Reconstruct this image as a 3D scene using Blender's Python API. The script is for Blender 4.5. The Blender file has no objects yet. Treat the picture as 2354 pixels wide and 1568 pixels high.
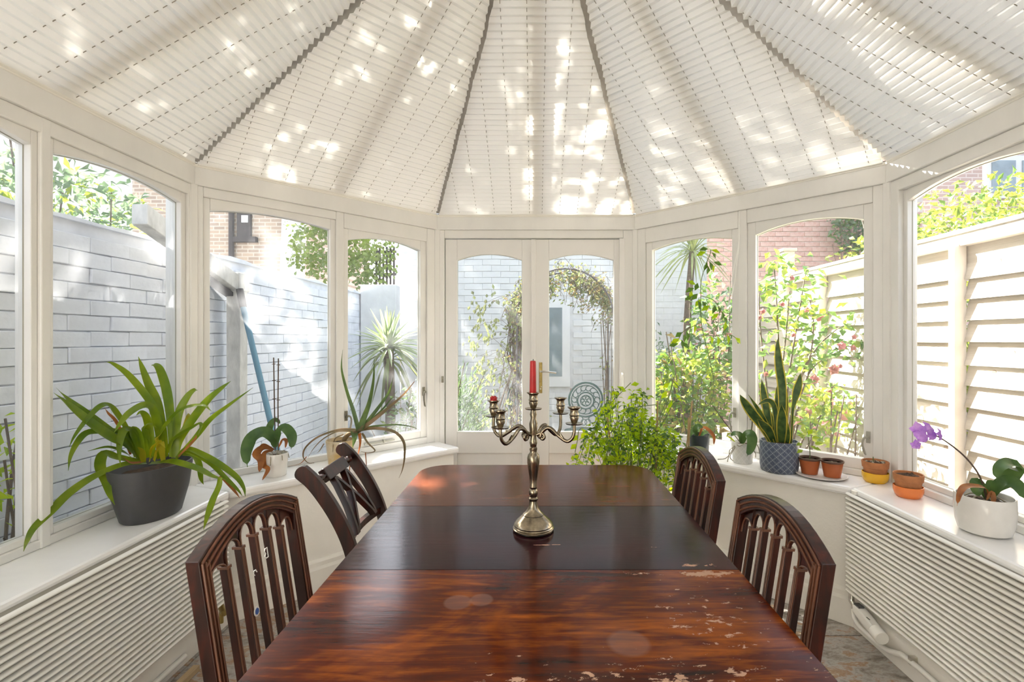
import bpy, math, random
from math import sin, cos, pi, sqrt, atan2, radians
from mathutils import Vector, Matrix

# ------------------------------------------------------------------ camera, light, exposure
sc = bpy.context.scene
COL = sc.collection
FPX, PX, PY, CH = 1120.0, 1229.0, 779.0, 1.315       # focal length in px, principal point, eye height
cam = bpy.data.objects.new('camera', bpy.data.cameras.new('camera'))
COL.objects.link(cam)
cam.location = (0, 0, CH)
cam.rotation_euler = (pi / 2, 0, 0)
cam.data.sensor_width = 36.0
cam.data.lens = 36.0 * FPX / 2354.0
cam.data.shift_x = (1177.0 - PX) / 2354.0
cam.data.shift_y = -(784.0 - PY) / 2354.0
cam.data.clip_start = 0.02
sc.camera = cam

SUN_DIR = Vector((-0.60, 0.44, 0.66)).normalized()     # towards the sun
w = bpy.data.worlds.new('sky'); sc.world = w; w.use_nodes = True
nt = w.node_tree
bg = nt.nodes['Background']
sky = nt.nodes.new('ShaderNodeTexSky')
sky.sky_type = 'NISHITA'
sky.sun_disc = False
sky.sun_elevation = math.asin(SUN_DIR.z)
sky.sun_rotation = atan2(SUN_DIR.x, SUN_DIR.y)
sky.air_density = 1.0
sky.dust_density = 4.0
hsv = nt.nodes.new('ShaderNodeHueSaturation'); hsv.inputs['Saturation'].default_value = 0.62     # sky blue toned down as a white balance
nt.links.new(sky.outputs[0], hsv.inputs['Color']); nt.links.new(hsv.outputs[0], bg.inputs[0])
bg.inputs[1].default_value = 0.29
sun = bpy.data.objects.new('sun', bpy.data.lights.new('sun', 'SUN'))
COL.objects.link(sun)
sun.data.energy = 17.0
sun.data.angle = radians(0.6)
sun.data.color = (1.0, 0.95, 0.88)
sun.rotation_euler = SUN_DIR.to_track_quat('Z', 'Y').to_euler()
sun.location = SUN_DIR * 20

sc.view_settings.view_transform = 'Standard'
sc.view_settings.look = 'None'
sc.view_settings.gamma = 1.0
sc.view_settings.use_curve_mapping = False
sc.view_settings.exposure = 1.56
sc.cycles.max_bounces = 12
sc.cycles.diffuse_bounces = 6
sc.cycles.glossy_bounces = 4
sc.cycles.transmission_bounces = 8
sc.cycles.transparent_max_bounces = 16
sc.cycles.sample_clamp_indirect = 6.0

R = random.Random(7)

def pix(x, y, d):
    """point at depth d (metres along the room axis) seen at photograph position x, y"""
    return Vector(((x - PX) * d / FPX, d, CH - (y - PY) * d / FPX))

# ------------------------------------------------------------------ materials
MATS = {}
def nmat(name):
    m = bpy.data.materials.new(name); m.use_nodes = True
    MATS[name] = m
    t = m.node_tree
    return m, t, t.nodes['Principled BSDF'], t.nodes['Material Output']

def N(t, kind, **kw):
    n = t.nodes.new(kind)
    for k, v in kw.items():
        if k.startswith('i_'):
            key = k[2:]
            key = int(key) if key.isdigit() else key.replace('_', ' ')
            n.inputs[key].default_value = v
        else:
            setattr(n, k, v)
    return n

def ramp(t, stops, interp='LINEAR'):
    n = t.nodes.new('ShaderNodeValToRGB')
    cr = n.color_ramp; cr.interpolation = interp
    while len(cr.elements) < len(stops): cr.elements.new(0.5)
    for e, (p, c) in zip(cr.elements, stops):
        e.position = p; e.color = (c[0], c[1], c[2], 1) if len(c) == 3 else c
    return n

def simple(name, col, rough=0.5, spec=0.5, metal=0.0, noise=0.0, nscale=8.0, bump=0.0, bscale=60.0, coat=0.0, stretch=(1, 1, 1), col2=None):
    m, t, b, o = nmat(name)
    b.inputs['Roughness'].default_value = rough
    b.inputs['Specular IOR Level'].default_value = spec
    b.inputs['Metallic'].default_value = metal
    b.inputs['Coat Weight'].default_value = coat
    c = (*col, 1)
    b.inputs['Base Color'].default_value = c
    if noise > 0 or col2 or bump > 0:
        tc = N(t, 'ShaderNodeTexCoord'); mp = N(t, 'ShaderNodeMapping'); mp.inputs['Scale'].default_value = stretch
        t.links.new(tc.outputs['Object'], mp.inputs[0])
    if noise > 0 or col2:
        nz = N(t, 'ShaderNodeTexNoise', i_Scale=nscale, i_Detail=5.0, i_Roughness=0.6)
        t.links.new(mp.outputs[0], nz.inputs['Vector'])
        c2 = col2 if col2 else tuple(v * (1 - noise) for v in col)
        rp = ramp(t, [(0.35, c2), (0.65, col)])
        t.links.new(nz.outputs[0], rp.inputs[0]); t.links.new(rp.outputs[0], b.inputs['Base Color'])
    if bump > 0:
        n2 = N(t, 'ShaderNodeTexNoise', i_Scale=bscale, i_Detail=4.0)
        t.links.new(mp.outputs[0], n2.inputs['Vector'])
        bp = N(t, 'ShaderNodeBump', i_Strength=bump, i_Distance=0.01)
        t.links.new(n2.outputs[0], bp.inputs['Height']); t.links.new(bp.outputs[0], b.inputs['Normal'])
    return m

def leafmat(name, col, col2, trans=0.45, rough=0.45, scale=14.0, gloss=0.12):
    m, t, b, o = nmat(name)
    tc = N(t, 'ShaderNodeTexCoord')
    nz = N(t, 'ShaderNodeTexNoise', i_Scale=scale, i_Detail=3.0)
    t.links.new(tc.outputs['Object'], nz.inputs['Vector'])
    rp = ramp(t, [(0.36, col2), (0.64, col)])
    t.links.new(nz.outputs[0], rp.inputs[0])
    b.inputs['Roughness'].default_value = rough
    b.inputs['Specular IOR Level'].default_value = 0.4
    t.links.new(rp.outputs[0], b.inputs['Base Color'])
    tr = N(t, 'ShaderNodeBsdfTranslucent')
    hs = N(t, 'ShaderNodeHueSaturation', i_Hue=0.48, i_Saturation=1.1, i_Value=1.25)
    t.links.new(rp.outputs[0], hs.inputs['Color']); t.links.new(hs.outputs[0], tr.inputs[0])
    mx = N(t, 'ShaderNodeMixShader'); mx.inputs[0].default_value = trans
    t.links.new(b.outputs[0], mx.inputs[1]); t.links.new(tr.outputs[0], mx.inputs[2])
    t.links.new(mx.outputs[0], o.inputs[0])
    return m

# interior paint
M_PAINT = simple('cream_paint', (0.82, 0.79, 0.74), 0.38, noise=0.06, nscale=5, bump=0.05, bscale=30)
M_FRAME = simple('frame_paint', (0.80, 0.785, 0.75), 0.35, noise=0.08, nscale=4, bump=0.06, bscale=25, stretch=(1, 1, 0.4))
M_DOOR = simple('door_paint', (0.80, 0.78, 0.75), 0.33, noise=0.05, nscale=4, bump=0.05, bscale=25, stretch=(1, 1, 0.4))
M_SILL = simple('sill_gloss_paint', (0.90, 0.89, 0.875), 0.22, noise=0.05, nscale=7)
M_WALL = simple('wall_emulsion', (0.90, 0.875, 0.82), 0.7, noise=0.05, nscale=5, bump=0.08, bscale=80)
M_SKIRT = simple('skirting_paint', (0.87, 0.84, 0.78), 0.35, noise=0.06, nscale=6)
M_GAP = simple('painted_gap_shade', (0.10, 0.085, 0.06), 0.9)
M_RAD = simple('radiator_enamel', (0.88, 0.86, 0.80), 0.28, noise=0.05, nscale=9)
M_RADB = simple('radiator_back_shade', (0.26, 0.24, 0.20), 0.6)  # back panel coloured dark for the shade between the tubes
M_PIPE = simple('painted_pipe', (0.80, 0.78, 0.73), 0.35)
M_BEIGE = simple('bare_batten_wood', (0.58, 0.42, 0.24), 0.6, noise=0.3, nscale=9, stretch=(1, .2, 1))
M_PLASTIC = simple('white_plastic', (0.86, 0.85, 0.80), 0.35)
M_LCD = simple('grey_display', (0.10, 0.10, 0.10), 0.2)
M_DARKMARK = simple('dark_print', (0.05, 0.05, 0.05), 0.5)
M_BRASS = simple('brass', (0.55, 0.42, 0.16), 0.28, metal=1.0, noise=0.3, nscale=40)
M_CHROME = simple('brushed_nickel', (0.66, 0.64, 0.58), 0.3, metal=1.0)
M_OLDMETAL = simple('tarnished_catch', (0.30, 0.28, 0.22), 0.4, metal=0.7, noise=0.4, nscale=60)
M_STAYGREY = simple('grey_window_furniture', (0.40, 0.39, 0.33), 0.4, metal=0.5)
M_RAFTER = simple('roof_bar_brown', (0.30, 0.26, 0.21), 0.6)
M_HIP = simple('hip_bar_grey_brown', (0.36, 0.32, 0.27), 0.6, noise=.2, nscale=20)
M_CORD = simple('blind_cord', (0.26, 0.23, 0.18), 0.8)
M_RAIL = simple('blind_rail', (0.82, 0.79, 0.72), 0.4)

# pleated blind fabric: lets daylight through
m, t, b, o = nmat('blind_fabric')
df = N(t, 'ShaderNodeBsdfDiffuse'); df.inputs[0].default_value = (0.82, 0.80, 0.76, 1)
tl = N(t, 'ShaderNodeBsdfTranslucent'); tl.inputs[0].default_value = (0.80, 0.78, 0.735, 1)
mx = N(t, 'ShaderNodeMixShader'); mx.inputs[0].default_value = 0.135
t.links.new(df.outputs[0], mx.inputs[1]); t.links.new(tl.outputs[0], mx.inputs[2]); t.links.new(mx.outputs[0], o.inputs[0])
M_BLIND = m

def glassmat(name, haze, dirt_glare_col=(0.9, 0.92, 0.95), tint=(0.97, 0.985, 0.98), hs=3.0, streak=(2.0, 2.0, 0.6)):
    """thin window glass: clear, a fresnel reflection, a film of dust and water marks that scatters light and stands in for glare"""
    m, t, b, o = nmat(name)
    tr = N(t, 'ShaderNodeBsdfTransparent'); tr.inputs[0].default_value = (*tint, 1)
    gl = N(t, 'ShaderNodeBsdfGlossy'); gl.inputs['Roughness'].default_value = 0.01
    fr = N(t, 'ShaderNodeLayerWeight'); fr.inputs['Blend'].default_value = 0.16
    mx = N(t, 'ShaderNodeMixShader')
    mul = N(t, 'ShaderNodeMath', operation='MULTIPLY'); mul.inputs[1].default_value = 0.55
    t.links.new(fr.outputs['Fresnel'], mul.inputs[0]); t.links.new(mul.outputs[0], mx.inputs[0])
    t.links.new(tr.outputs[0], mx.inputs[1]); t.links.new(gl.outputs[0], mx.inputs[2])
    tl = N(t, 'ShaderNodeBsdfTranslucent'); tl.inputs[0].default_value = (*dirt_glare_col, 1)
    tc = N(t, 'ShaderNodeTexCoord'); mp = N(t, 'ShaderNodeMapping'); mp.inputs['Scale'].default_value = streak
    nz = N(t, 'ShaderNodeTexNoise', i_Scale=hs, i_Detail=6.0, i_Roughness=0.6)
    t.links.new(tc.outputs['Object'], mp.inputs[0]); t.links.new(mp.outputs[0], nz.inputs['Vector'])
    mr = N(t, 'ShaderNodeMapRange'); mr.inputs[1].default_value = 0.35; mr.inputs[2].default_value = 0.75
    mr.inputs[3].default_value = haze * 0.5; mr.inputs[4].default_value = haze * 1.8
    t.links.new(nz.outputs[0], mr.inputs[0])
    m2 = N(t, 'ShaderNodeMixShader'); t.links.new(mr.outputs[0], m2.inputs[0])
    t.links.new(mx.outputs[0], m2.inputs[1]); t.links.new(tl.outputs[0], m2.inputs[2])
    t.links.new(m2.outputs[0], o.inputs[0])
    return m
M_GLASS = glassmat('window_glass', 0.045)
M_GLASSD = glassmat('smeared_glare_glass', 0.075, hs=2.0)  # heavier dust film, also imitating the glare on the left panes
M_GLASSR = glassmat('roof_glass', 0.02)

# mahogany
def woodmat(name, dark, mid, light, rough=0.22, axis=0, sc1=4.0, coat=0.0, scratch=False, spec=0.15):
    m, t, b, o = nmat(name)
    tc = N(t, 'ShaderNodeTexCoord'); mp = N(t, 'ShaderNodeMapping')
    s = [14.0, 14.0, 14.0]; s[axis] = 1.4
    mp.inputs['Scale'].default_value = s
    t.links.new(tc.outputs['Object'], mp.inputs[0])
    n1 = N(t, 'ShaderNodeTexNoise', i_Scale=sc1, i_Detail=7.0, i_Roughness=0.65, i_Distortion=0.5)
    t.links.new(mp.outputs[0], n1.inputs['Vector'])
    mp2 = N(t, 'ShaderNodeMapping'); s2 = [3.0, 3.0, 3.0]; s2[axis] = 1.6; mp2.inputs['Scale'].default_value = s2
    t.links.new(tc.outputs['Object'], mp2.inputs[0])
    n2 = N(t, 'ShaderNodeTexNoise', i_Scale=1.6, i_Detail=4.0, i_Roughness=0.55, i_Distortion=1.2)
    t.links.new(mp2.outputs[0], n2.inputs['Vector'])
    ad = N(t, 'ShaderNodeMath', operation='MULTIPLY_ADD'); ad.inputs[1].default_value = 0.45
    t.links.new(n1.outputs[0], ad.inputs[0])
    sc_ = N(t, 'ShaderNodeMath', operation='MULTIPLY'); sc_.inputs[1].default_value = 0.55
    t.links.new(n2.outputs[0], sc_.inputs[0]); t.links.new(sc_.outputs[0], ad.inputs[2])
    rp = ramp(t, [(0.34, dark), (0.5, mid), (0.66, light)])
    t.links.new(ad.outputs[0], rp.inputs[0])
    col = rp.outputs[0]
    b.inputs['Roughness'].default_value = rough
    b.inputs['Coat Weight'].default_value = coat
    b.inputs['Coat Roughness'].default_value = 0.12
    b.inputs['Specular IOR Level'].default_value = spec
    if scratch:
        # worn-through varnish: pale flecks, densest towards the near right corner; scratch() gives (x, y, amount) blobs
        nf = N(t, 'ShaderNodeTexNoise', i_Scale=55.0, i_Detail=5.0, i_Roughness=0.7, i_Distortion=0.3)
        mpf = N(t, 'ShaderNodeMapping'); mpf.inputs['Scale'].default_value = (0.55, 1.0, 1.0)
        t.links.new(tc.outputs['Object'], mpf.inputs[0]); t.links.new(mpf.outputs[0], nf.inputs['Vector'])
        total = None
        for (bx, by, rx, ry, am) in scratch:
            vs = N(t, 'ShaderNodeVectorMath', operation='SUBTRACT'); vs.inputs[1].default_value = (bx, by, 0)
            t.links.new(tc.outputs['Object'], vs.inputs[0])
            vm = N(t, 'ShaderNodeVectorMath', operation='MULTIPLY'); vm.inputs[1].default_value = (1 / rx, 1 / ry, 0)
            t.links.new(vs.outputs[0], vm.inputs[0])
            vl = N(t, 'ShaderNodeVectorMath', operation='LENGTH'); t.links.new(vm.outputs[0], vl.inputs[0])
            mr = N(t, 'ShaderNodeMapRange'); mr.inputs[1].default_value = 0.0; mr.inputs[2].default_value = 1.0
            mr.inputs[3].default_value = am; mr.inputs[4].default_value = 0.0
            t.links.new(vl.outputs['Value'], mr.inputs[0])
            if total is None: total = mr.outputs[0]
            else:
                mxm = N(t, 'ShaderNodeMath', operation='MAXIMUM')
                t.links.new(total, mxm.inputs[0]); t.links.new(mr.outputs[0], mxm.inputs[1]); total = mxm.outputs[0]
        sm = N(t, 'ShaderNodeMath', operation='ADD'); t.links.new(nf.outputs[0], sm.inputs[0]); t.links.new(total, sm.inputs[1])
        th = N(t, 'ShaderNodeMapRange'); th.inputs[1].default_value = 0.76; th.inputs[2].default_value = 0.79
        t.links.new(sm.outputs[0], th.inputs[0])
        mc = N(t, 'ShaderNodeMixRGB'); mc.inputs[2].default_value = (0.50, 0.30, 0.20, 1)
        t.links.new(th.outputs[0], mc.inputs[0]); t.links.new(col, mc.inputs[1]); col = mc.outputs[0]
        rr = N(t, 'ShaderNodeMapRange'); rr.inputs[3].default_value = rough; rr.inputs[4].default_value = 0.6
        t.links.new(th.outputs[0], rr.inputs[0]); t.links.new(rr.outputs[0], b.inputs['Roughness'])
        # pale ring stains
        for (bx, by, r0, wdt) in ((0.175, 0.905, 0.034, 0.009), (-0.165, 1.045, 0.026, 0.006), (-0.115, 1.055, 0.022, 0.005)):
            vs = N(t, 'ShaderNodeVectorMath', operation='SUBTRACT'); vs.inputs[1].default_value = (bx, by, 0)
            t.links.new(tc.outputs['Object'], vs.inputs[0])
            vm = N(t, 'ShaderNodeVectorMath', operation='MULTIPLY'); vm.inputs[1].default_value = (1, 1, 0)
            t.links.new(vs.outputs[0], vm.inputs[0])
            vl = N(t, 'ShaderNodeVectorMath', operation='LENGTH'); t.links.new(vm.outputs[0], vl.inputs[0])
            cp = N(t, 'ShaderNodeMapRange'); cp.inputs[1].default_value = r0; cp.inputs[2].default_value = r0 + wdt
            cp.inputs[3].default_value = 0.30; cp.inputs[4].default_value = 0.0
            t.links.new(vl.outputs['Value'], cp.inputs[0])
            mc = N(t, 'ShaderNodeMixRGB'); mc.inputs[2].default_value = (0.30, 0.17, 0.13, 1)
            t.links.new(cp.outputs[0], mc.inputs[0]); t.links.new(col, mc.inputs[1]); col = mc.outputs[0]
    t.links.new(col, b.inputs['Base Color'])
    nr = N(t, 'ShaderNodeBump', i_Strength=0.06, i_Distance=0.004)
    t.links.new(n1.outputs[0], nr.inputs['Height']); t.links.new(nr.outputs[0], b.inputs['Normal'])
    return m
BLOBS = [(0.42, 1.17, 0.17, 0.035, 0.36), (0.28, 1.17, 0.2, 0.03, 0.22), (0.36, 0.98, 0.28, 0.26, 0.20), (0.20, 0.80, 0.55, 0.17, 0.23),
         (-0.02, 0.80, 0.18, 0.06, 0.27), (0.52, 0.83, 0.10, 0.06, 0.30), (0.30, 0.70, 0.60, 0.12, 0.24)]
M_TABLE = woodmat('mahogany_top', (0.012, 0.002, 0.001), (0.095, 0.014, 0.002), (0.34, 0.082, 0.006), scratch=BLOBS, rough=0.14)
M_TABLEFAR = woodmat('mahogany_far_top', (0.045, 0.012, 0.006), (0.085, 0.023, 0.010), (0.15, 0.046, 0.018), rough=0.13)
M_LEAF = woodmat('mahogany_dark_leaf', (0.010, 0.003, 0.005), (0.026, 0.007, 0.010), (0.055, 0.014, 0.014), rough=0.11,
                 scratch=[(0.33, 1.30, 0.3, 0.06, 0.12), (0.40, 1.215, 0.12, 0.02, 0.3), (0.02, 1.335, 0.06, 0.006, 0.5), (0.06, 1.337, 0.03, 0.004, 0.5)])
M_CHAIR = woodmat('chair_mahogany', (0.005, 0.0015, 0.001), (0.020, 0.004, 0.002), (0.075, 0.012, 0.005), axis=2, rough=0.28, coat=0.0, spec=0.4)
M_CHAIRE = simple('reeding_highlights', (0.17, 0.065, 0.032), 0.28, noise=0.5, nscale=20, stretch=(1, 1, .2))  # reeds coloured paler than the chair to paint in their highlights
M_SEAT = simple('seat_fabric', (0.30, 0.06, 0.05), 0.9, noise=0.3, nscale=60)
M_PEWTER = simple('antique_brass_silver', (0.40, 0.33, 0.23), 0.22, metal=1.0, noise=0.6, nscale=30, bump=0.05)
M_CANDLE = simple('red_wax', (0.50, 0.018, 0.018), 0.4, noise=0.2, nscale=30)
M_WICK = simple('wick', (0.03, 0.03, 0.03), 0.9)

# floor tile: mottled slate-effect ceramic
m, t, b, o = nmat('slate_tile')
tc = N(t, 'ShaderNodeTexCoord'); geo = N(t, 'ShaderNodeObjectInfo')
va = N(t, 'ShaderNodeVectorMath', operation='ADD')
ml = N(t, 'ShaderNodeVectorMath', operation='SCALE'); ml.inputs['Scale'].default_value = 13.0
cmb = N(t, 'ShaderNodeCombineXYZ')
for i in range(3): t.links.new(geo.outputs['Random'], cmb.inputs[i])
t.links.new(cmb.outputs[0], ml.inputs[0]); t.links.new(tc.outputs['Object'], va.inputs[0]); t.links.new(ml.outputs[0], va.inputs[1])
mp = N(t, 'ShaderNodeMapping'); mp.inputs['Scale'].default_value = (1.0, 1.8, 1); mp.inputs['Rotation'].default_value = (0, 0, 0.6)
t.links.new(va.outputs[0], mp.inputs[0])
n1 = N(t, 'ShaderNodeTexNoise', i_Scale=8.0, i_Detail=10.0, i_Roughness=0.72, i_Distortion=0.25); t.links.new(mp.outputs[0], n1.inputs['Vector'])
rp = ramp(t, [(0.30, (0.07, 0.06, 0.05)), (0.42, (0.25, 0.22, 0.18)), (0.50, (0.40, 0.38, 0.36)), (0.58, (0.30, 0.17, 0.08)), (0.64, (0.42, 0.36, 0.28)), (0.75, (0.55, 0.53, 0.50))])
t.links.new(n1.outputs[0], rp.inputs[0]); t.links.new(rp.outputs[0], b.inputs['Base Color'])
b.inputs['Roughness'].default_value = 0.35
bp = N(t, 'ShaderNodeBump', i_Strength=0.25, i_Distance=0.01); t.links.new(n1.outputs[0], bp.inputs['Height']); t.links.new(bp.outputs[0], b.inputs['Normal'])
M_TILE = m
M_GROUT = simple('grout', (0.16, 0.145, 0.125), 0.9)

# exterior
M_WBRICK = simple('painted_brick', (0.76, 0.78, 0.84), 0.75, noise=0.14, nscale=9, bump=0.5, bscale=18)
M_WBRICK2 = simple('painted_brick_far', (0.70, 0.70, 0.71), 0.75, noise=0.10, nscale=7, bump=0.35, bscale=18)
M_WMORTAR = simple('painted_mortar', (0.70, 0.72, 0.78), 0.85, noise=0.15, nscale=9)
M_WMORTAR2 = simple('painted_mortar_far', (0.67, 0.67, 0.68), 0.85, noise=0.15, nscale=9)
M_RBRICK = simple('red_brick', (0.46, 0.24, 0.19), 0.85, noise=0.3, nscale=9, bump=0.3, bscale=30, col2=(0.58, 0.42, 0.36))
M_RMORTAR = simple('red_brick_mortar', (0.55, 0.50, 0.46), 0.9)
M_FENCE = simple('weathered_fence_board', (0.62, 0.57, 0.50), 0.8, noise=0.35, nscale=6, bump=0.4, bscale=30, stretch=(1, .12, 2), col2=(0.44, 0.38, 0.31))
M_FENCER = simple('fence_rail_wood', (0.62, 0.57, 0.50), 0.8, noise=0.25, nscale=9, stretch=(1, .3, 1), col2=(0.58, 0.52, 0.45))
M_KNOT = simple('knot_wood', (0.34, 0.26, 0.19), 0.85, noise=.4, nscale=30)
M_PATIO = simple('patio_slab', (0.50, 0.48, 0.45), 0.85, noise=0.3, nscale=5, bump=0.2, bscale=20)
M_SOIL = simple('garden_soil', (0.16, 0.12, 0.085), 0.95, noise=0.5, nscale=14, bump=.6, bscale=25)
M_POTSOIL = simple('potting_bark', (0.10, 0.055, 0.03), 0.95, noise=0.6, nscale=70, bump=.9, bscale=90)
M_IRON = simple('green_cast_iron', (0.05, 0.10, 0.09), 0.5)
M_ARCHM = simple('arch_steel', (0.10, 0.09, 0.10), 0.6)
M_BLUEPOLE = simple('blue_pole_metal', (0.10, 0.25, 0.36), 0.4)
M_POSTP = simple('peeling_white_timber', (0.72, 0.70, 0.66), 0.7, noise=0.35, nscale=12, stretch=(1, 1, .4), bump=.3)
M_DARKW = simple('dark_timber', (0.07, 0.06, 0.06), 0.8, noise=.4, nscale=20)
M_UPVC = simple('white_render', (0.70, 0.70, 0.71), 0.5, noise=.05, nscale=3)
M_WINGLASS = simple('far_window_glass', (0.25, 0.31, 0.34), 0.08, noise=.3, nscale=4)
M_SLATE = simple('roof_slate', (0.40, 0.33, 0.31), 0.8, noise=.3, nscale=6)
# brick for far houses, too small to build singly
def farbrick(name, a, bcol, mortar, scale=1.0):
    m, t, b, o = nmat(name)
    tc = N(t, 'ShaderNodeTexCoord'); mp = N(t, 'ShaderNodeMapping'); mp.inputs['Rotation'].default_value = (pi / 2, 0, 0)
    t.links.new(tc.outputs['Object'], mp.inputs[0])
    bt = N(t, 'ShaderNodeTexBrick', i_Scale=scale, i_Color1=(*a, 1), i_Color2=(*bcol, 1), i_Mortar=(*mortar, 1))
    bt.inputs['Brick Width'].default_value = 0.225; bt.inputs['Row Height'].default_value = 0.075; bt.inputs['Mortar Size'].default_value = 0.011
    t.links.new(mp.outputs[0], bt.inputs['Vector']); t.links.new(bt.outputs[0], b.inputs['Base Color'])
    b.inputs['Roughness'].default_value = 0.9
    return m
M_YBRICK = farbrick('yellow_stock_brick', (0.46, 0.36, 0.27), (0.32, 0.25, 0.20), (0.52, 0.46, 0.39))
M_PBRICK = farbrick('pink_brick', (0.55, 0.40, 0.35), (0.45, 0.33, 0.29), (0.6, 0.52, 0.48))

# foliage
L_BROM = leafmat('strap_leaf', (0.21, 0.29, 0.016), (0.09, 0.17, 0.012), 0.42, scale=9, rough=0.32)
L_BROMY = leafmat('yellow_strap_leaf', (0.50, 0.44, 0.03), (0.33, 0.33, 0.03), 0.5, scale=8)
L_DRY = leafmat('dry_leaf', (0.42, 0.18, 0.05), (0.25, 0.10, 0.035), 0.35, scale=20)
L_ORCH = leafmat('orchid_leaf', (0.09, 0.17, 0.045), (0.05, 0.11, 0.03), 0.18, rough=0.35)
L_ALOE = leafmat('aloe_leaf', (0.16, 0.24, 0.07), (0.09, 0.15, 0.06), 0.15, rough=0.4)
L_ALOEB = leafmat('aloe_brown_leaf', (0.30, 0.20, 0.11), (0.17, 0.14, 0.07), 0.15)
L_SNAKE = leafmat('snake_leaf', (0.09, 0.15, 0.04), (0.03, 0.07, 0.022), 0.12, scale=30)
L_SNAKEY = leafmat('snake_margin', (0.55, 0.46, 0.07), (0.42, 0.38, 0.07), 0.25)
L_JAS = leafmat('jasmine_leaf', (0.46, 0.62, 0.03), (0.24, 0.42, 0.02), 0.62, scale=10)
L_JASD = leafmat('jasmine_dark_leaf', (0.10, 0.22, 0.03), (0.06, 0.14, 0.02), 0.4, scale=10)
L_SEED = leafmat('seedling_leaf', (0.32, 0.46, 0.04), (0.2, 0.34, 0.03), 0.5)
L_STEM = simple('plant_stem', (0.13, 0.17, 0.05), 0.6)
L_STEMB = simple('brown_stem', (0.10, 0.065, 0.045), 0.7)
L_CANE = simple('bamboo_cane', (0.45, 0.30, 0.13), 0.5, noise=.3, nscale=12)
L_ROOT = simple('aerial_root', (0.42, 0.38, 0.28), 0.7, noise=.3, nscale=30)
L_ORFL = leafmat('purple_orchid_petal', (0.42, 0.17, 0.62), (0.60, 0.33, 0.72), 0.4, scale=40)
L_CAM = leafmat('camellia_leaf', (0.17, 0.29, 0.06), (0.08, 0.17, 0.05), 0.4, scale=3)
L_CAMY = leafmat('lime_leaf', (0.36, 0.44, 0.07), (0.20, 0.29, 0.055), 0.45, scale=3)
L_CAMF = leafmat('faded_pink_bloom', (0.52, 0.25, 0.26), (0.38, 0.20, 0.15), 0.3, scale=9)
L_HEDGE = leafmat('hedge_leaf', (0.32, 0.36, 0.06), (0.15, 0.22, 0.05), 0.35, scale=3)
L_GREY = leafmat('grey_green_leaf', (0.20, 0.29, 0.16), (0.12, 0.19, 0.11), 0.3, scale=4)
L_SHRUB = leafmat('rosemary_leaf', (0.13, 0.22, 0.07), (0.07, 0.13, 0.045), 0.3, scale=5)
L_CLIMB = leafmat('climber_leaf', (0.22, 0.27, 0.11), (0.16, 0.17, 0.09), 0.4, scale=3)
L_CLIMBO = leafmat('autumn_climber_leaf', (0.36, 0.27, 0.11), (0.24, 0.22, 0.10), 0.4, scale=3)
L_PALM = leafmat('palm_leaf', (0.40, 0.45, 0.20), (0.26, 0.31, 0.14), 0.35, scale=5)
L_YUC = leafmat('yucca_leaf', (0.36, 0.42, 0.22), (0.22, 0.28, 0.18), 0.3, scale=5)
L_TREE = leafmat('tree_leaf', (0.22, 0.31, 0.07), (0.12, 0.20, 0.06), 0.4, scale=2)
L_BARK = simple('bark', (0.16, 0.12, 0.09), 0.9, noise=.4, nscale=20, bump=.6)

# pots
P_GREY = simple('charcoal_planter', (0.055, 0.055, 0.058), 0.55, noise=.1, nscale=30)
P_WHITE = simple('glazed_white_pot', (0.80, 0.78, 0.74), 0.18, noise=.06, nscale=14)
P_MUST = simple('mustard_glaze', (0.50, 0.30, 0.06), 0.3, noise=.4, nscale=7, col2=(0.62, 0.55, 0.42))
P_BLACK = simple('dark_glass_pot', (0.035, 0.045, 0.055), 0.15)
P_TERRA = simple('terracotta', (0.50, 0.20, 0.075), 0.75, noise=.3, nscale=20, bump=.2)
P_PLAST = simple('terracotta_plastic', (0.46, 0.12, 0.035), 0.4, noise=.12, nscale=10)
P_RIM = simple('dark_plastic_rim', (0.12, 0.06, 0.04), 0.5)
P_YEL = simple('yellow_glaze', (0.80, 0.46, 0.02), 0.22)
P_ORG = simple('orange_glaze', (0.80, 0.22, 0.05), 0.25)
P_SAUC = simple('pale_saucer', (0.76, 0.72, 0.68), 0.4, noise=.1, nscale=20)

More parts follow.
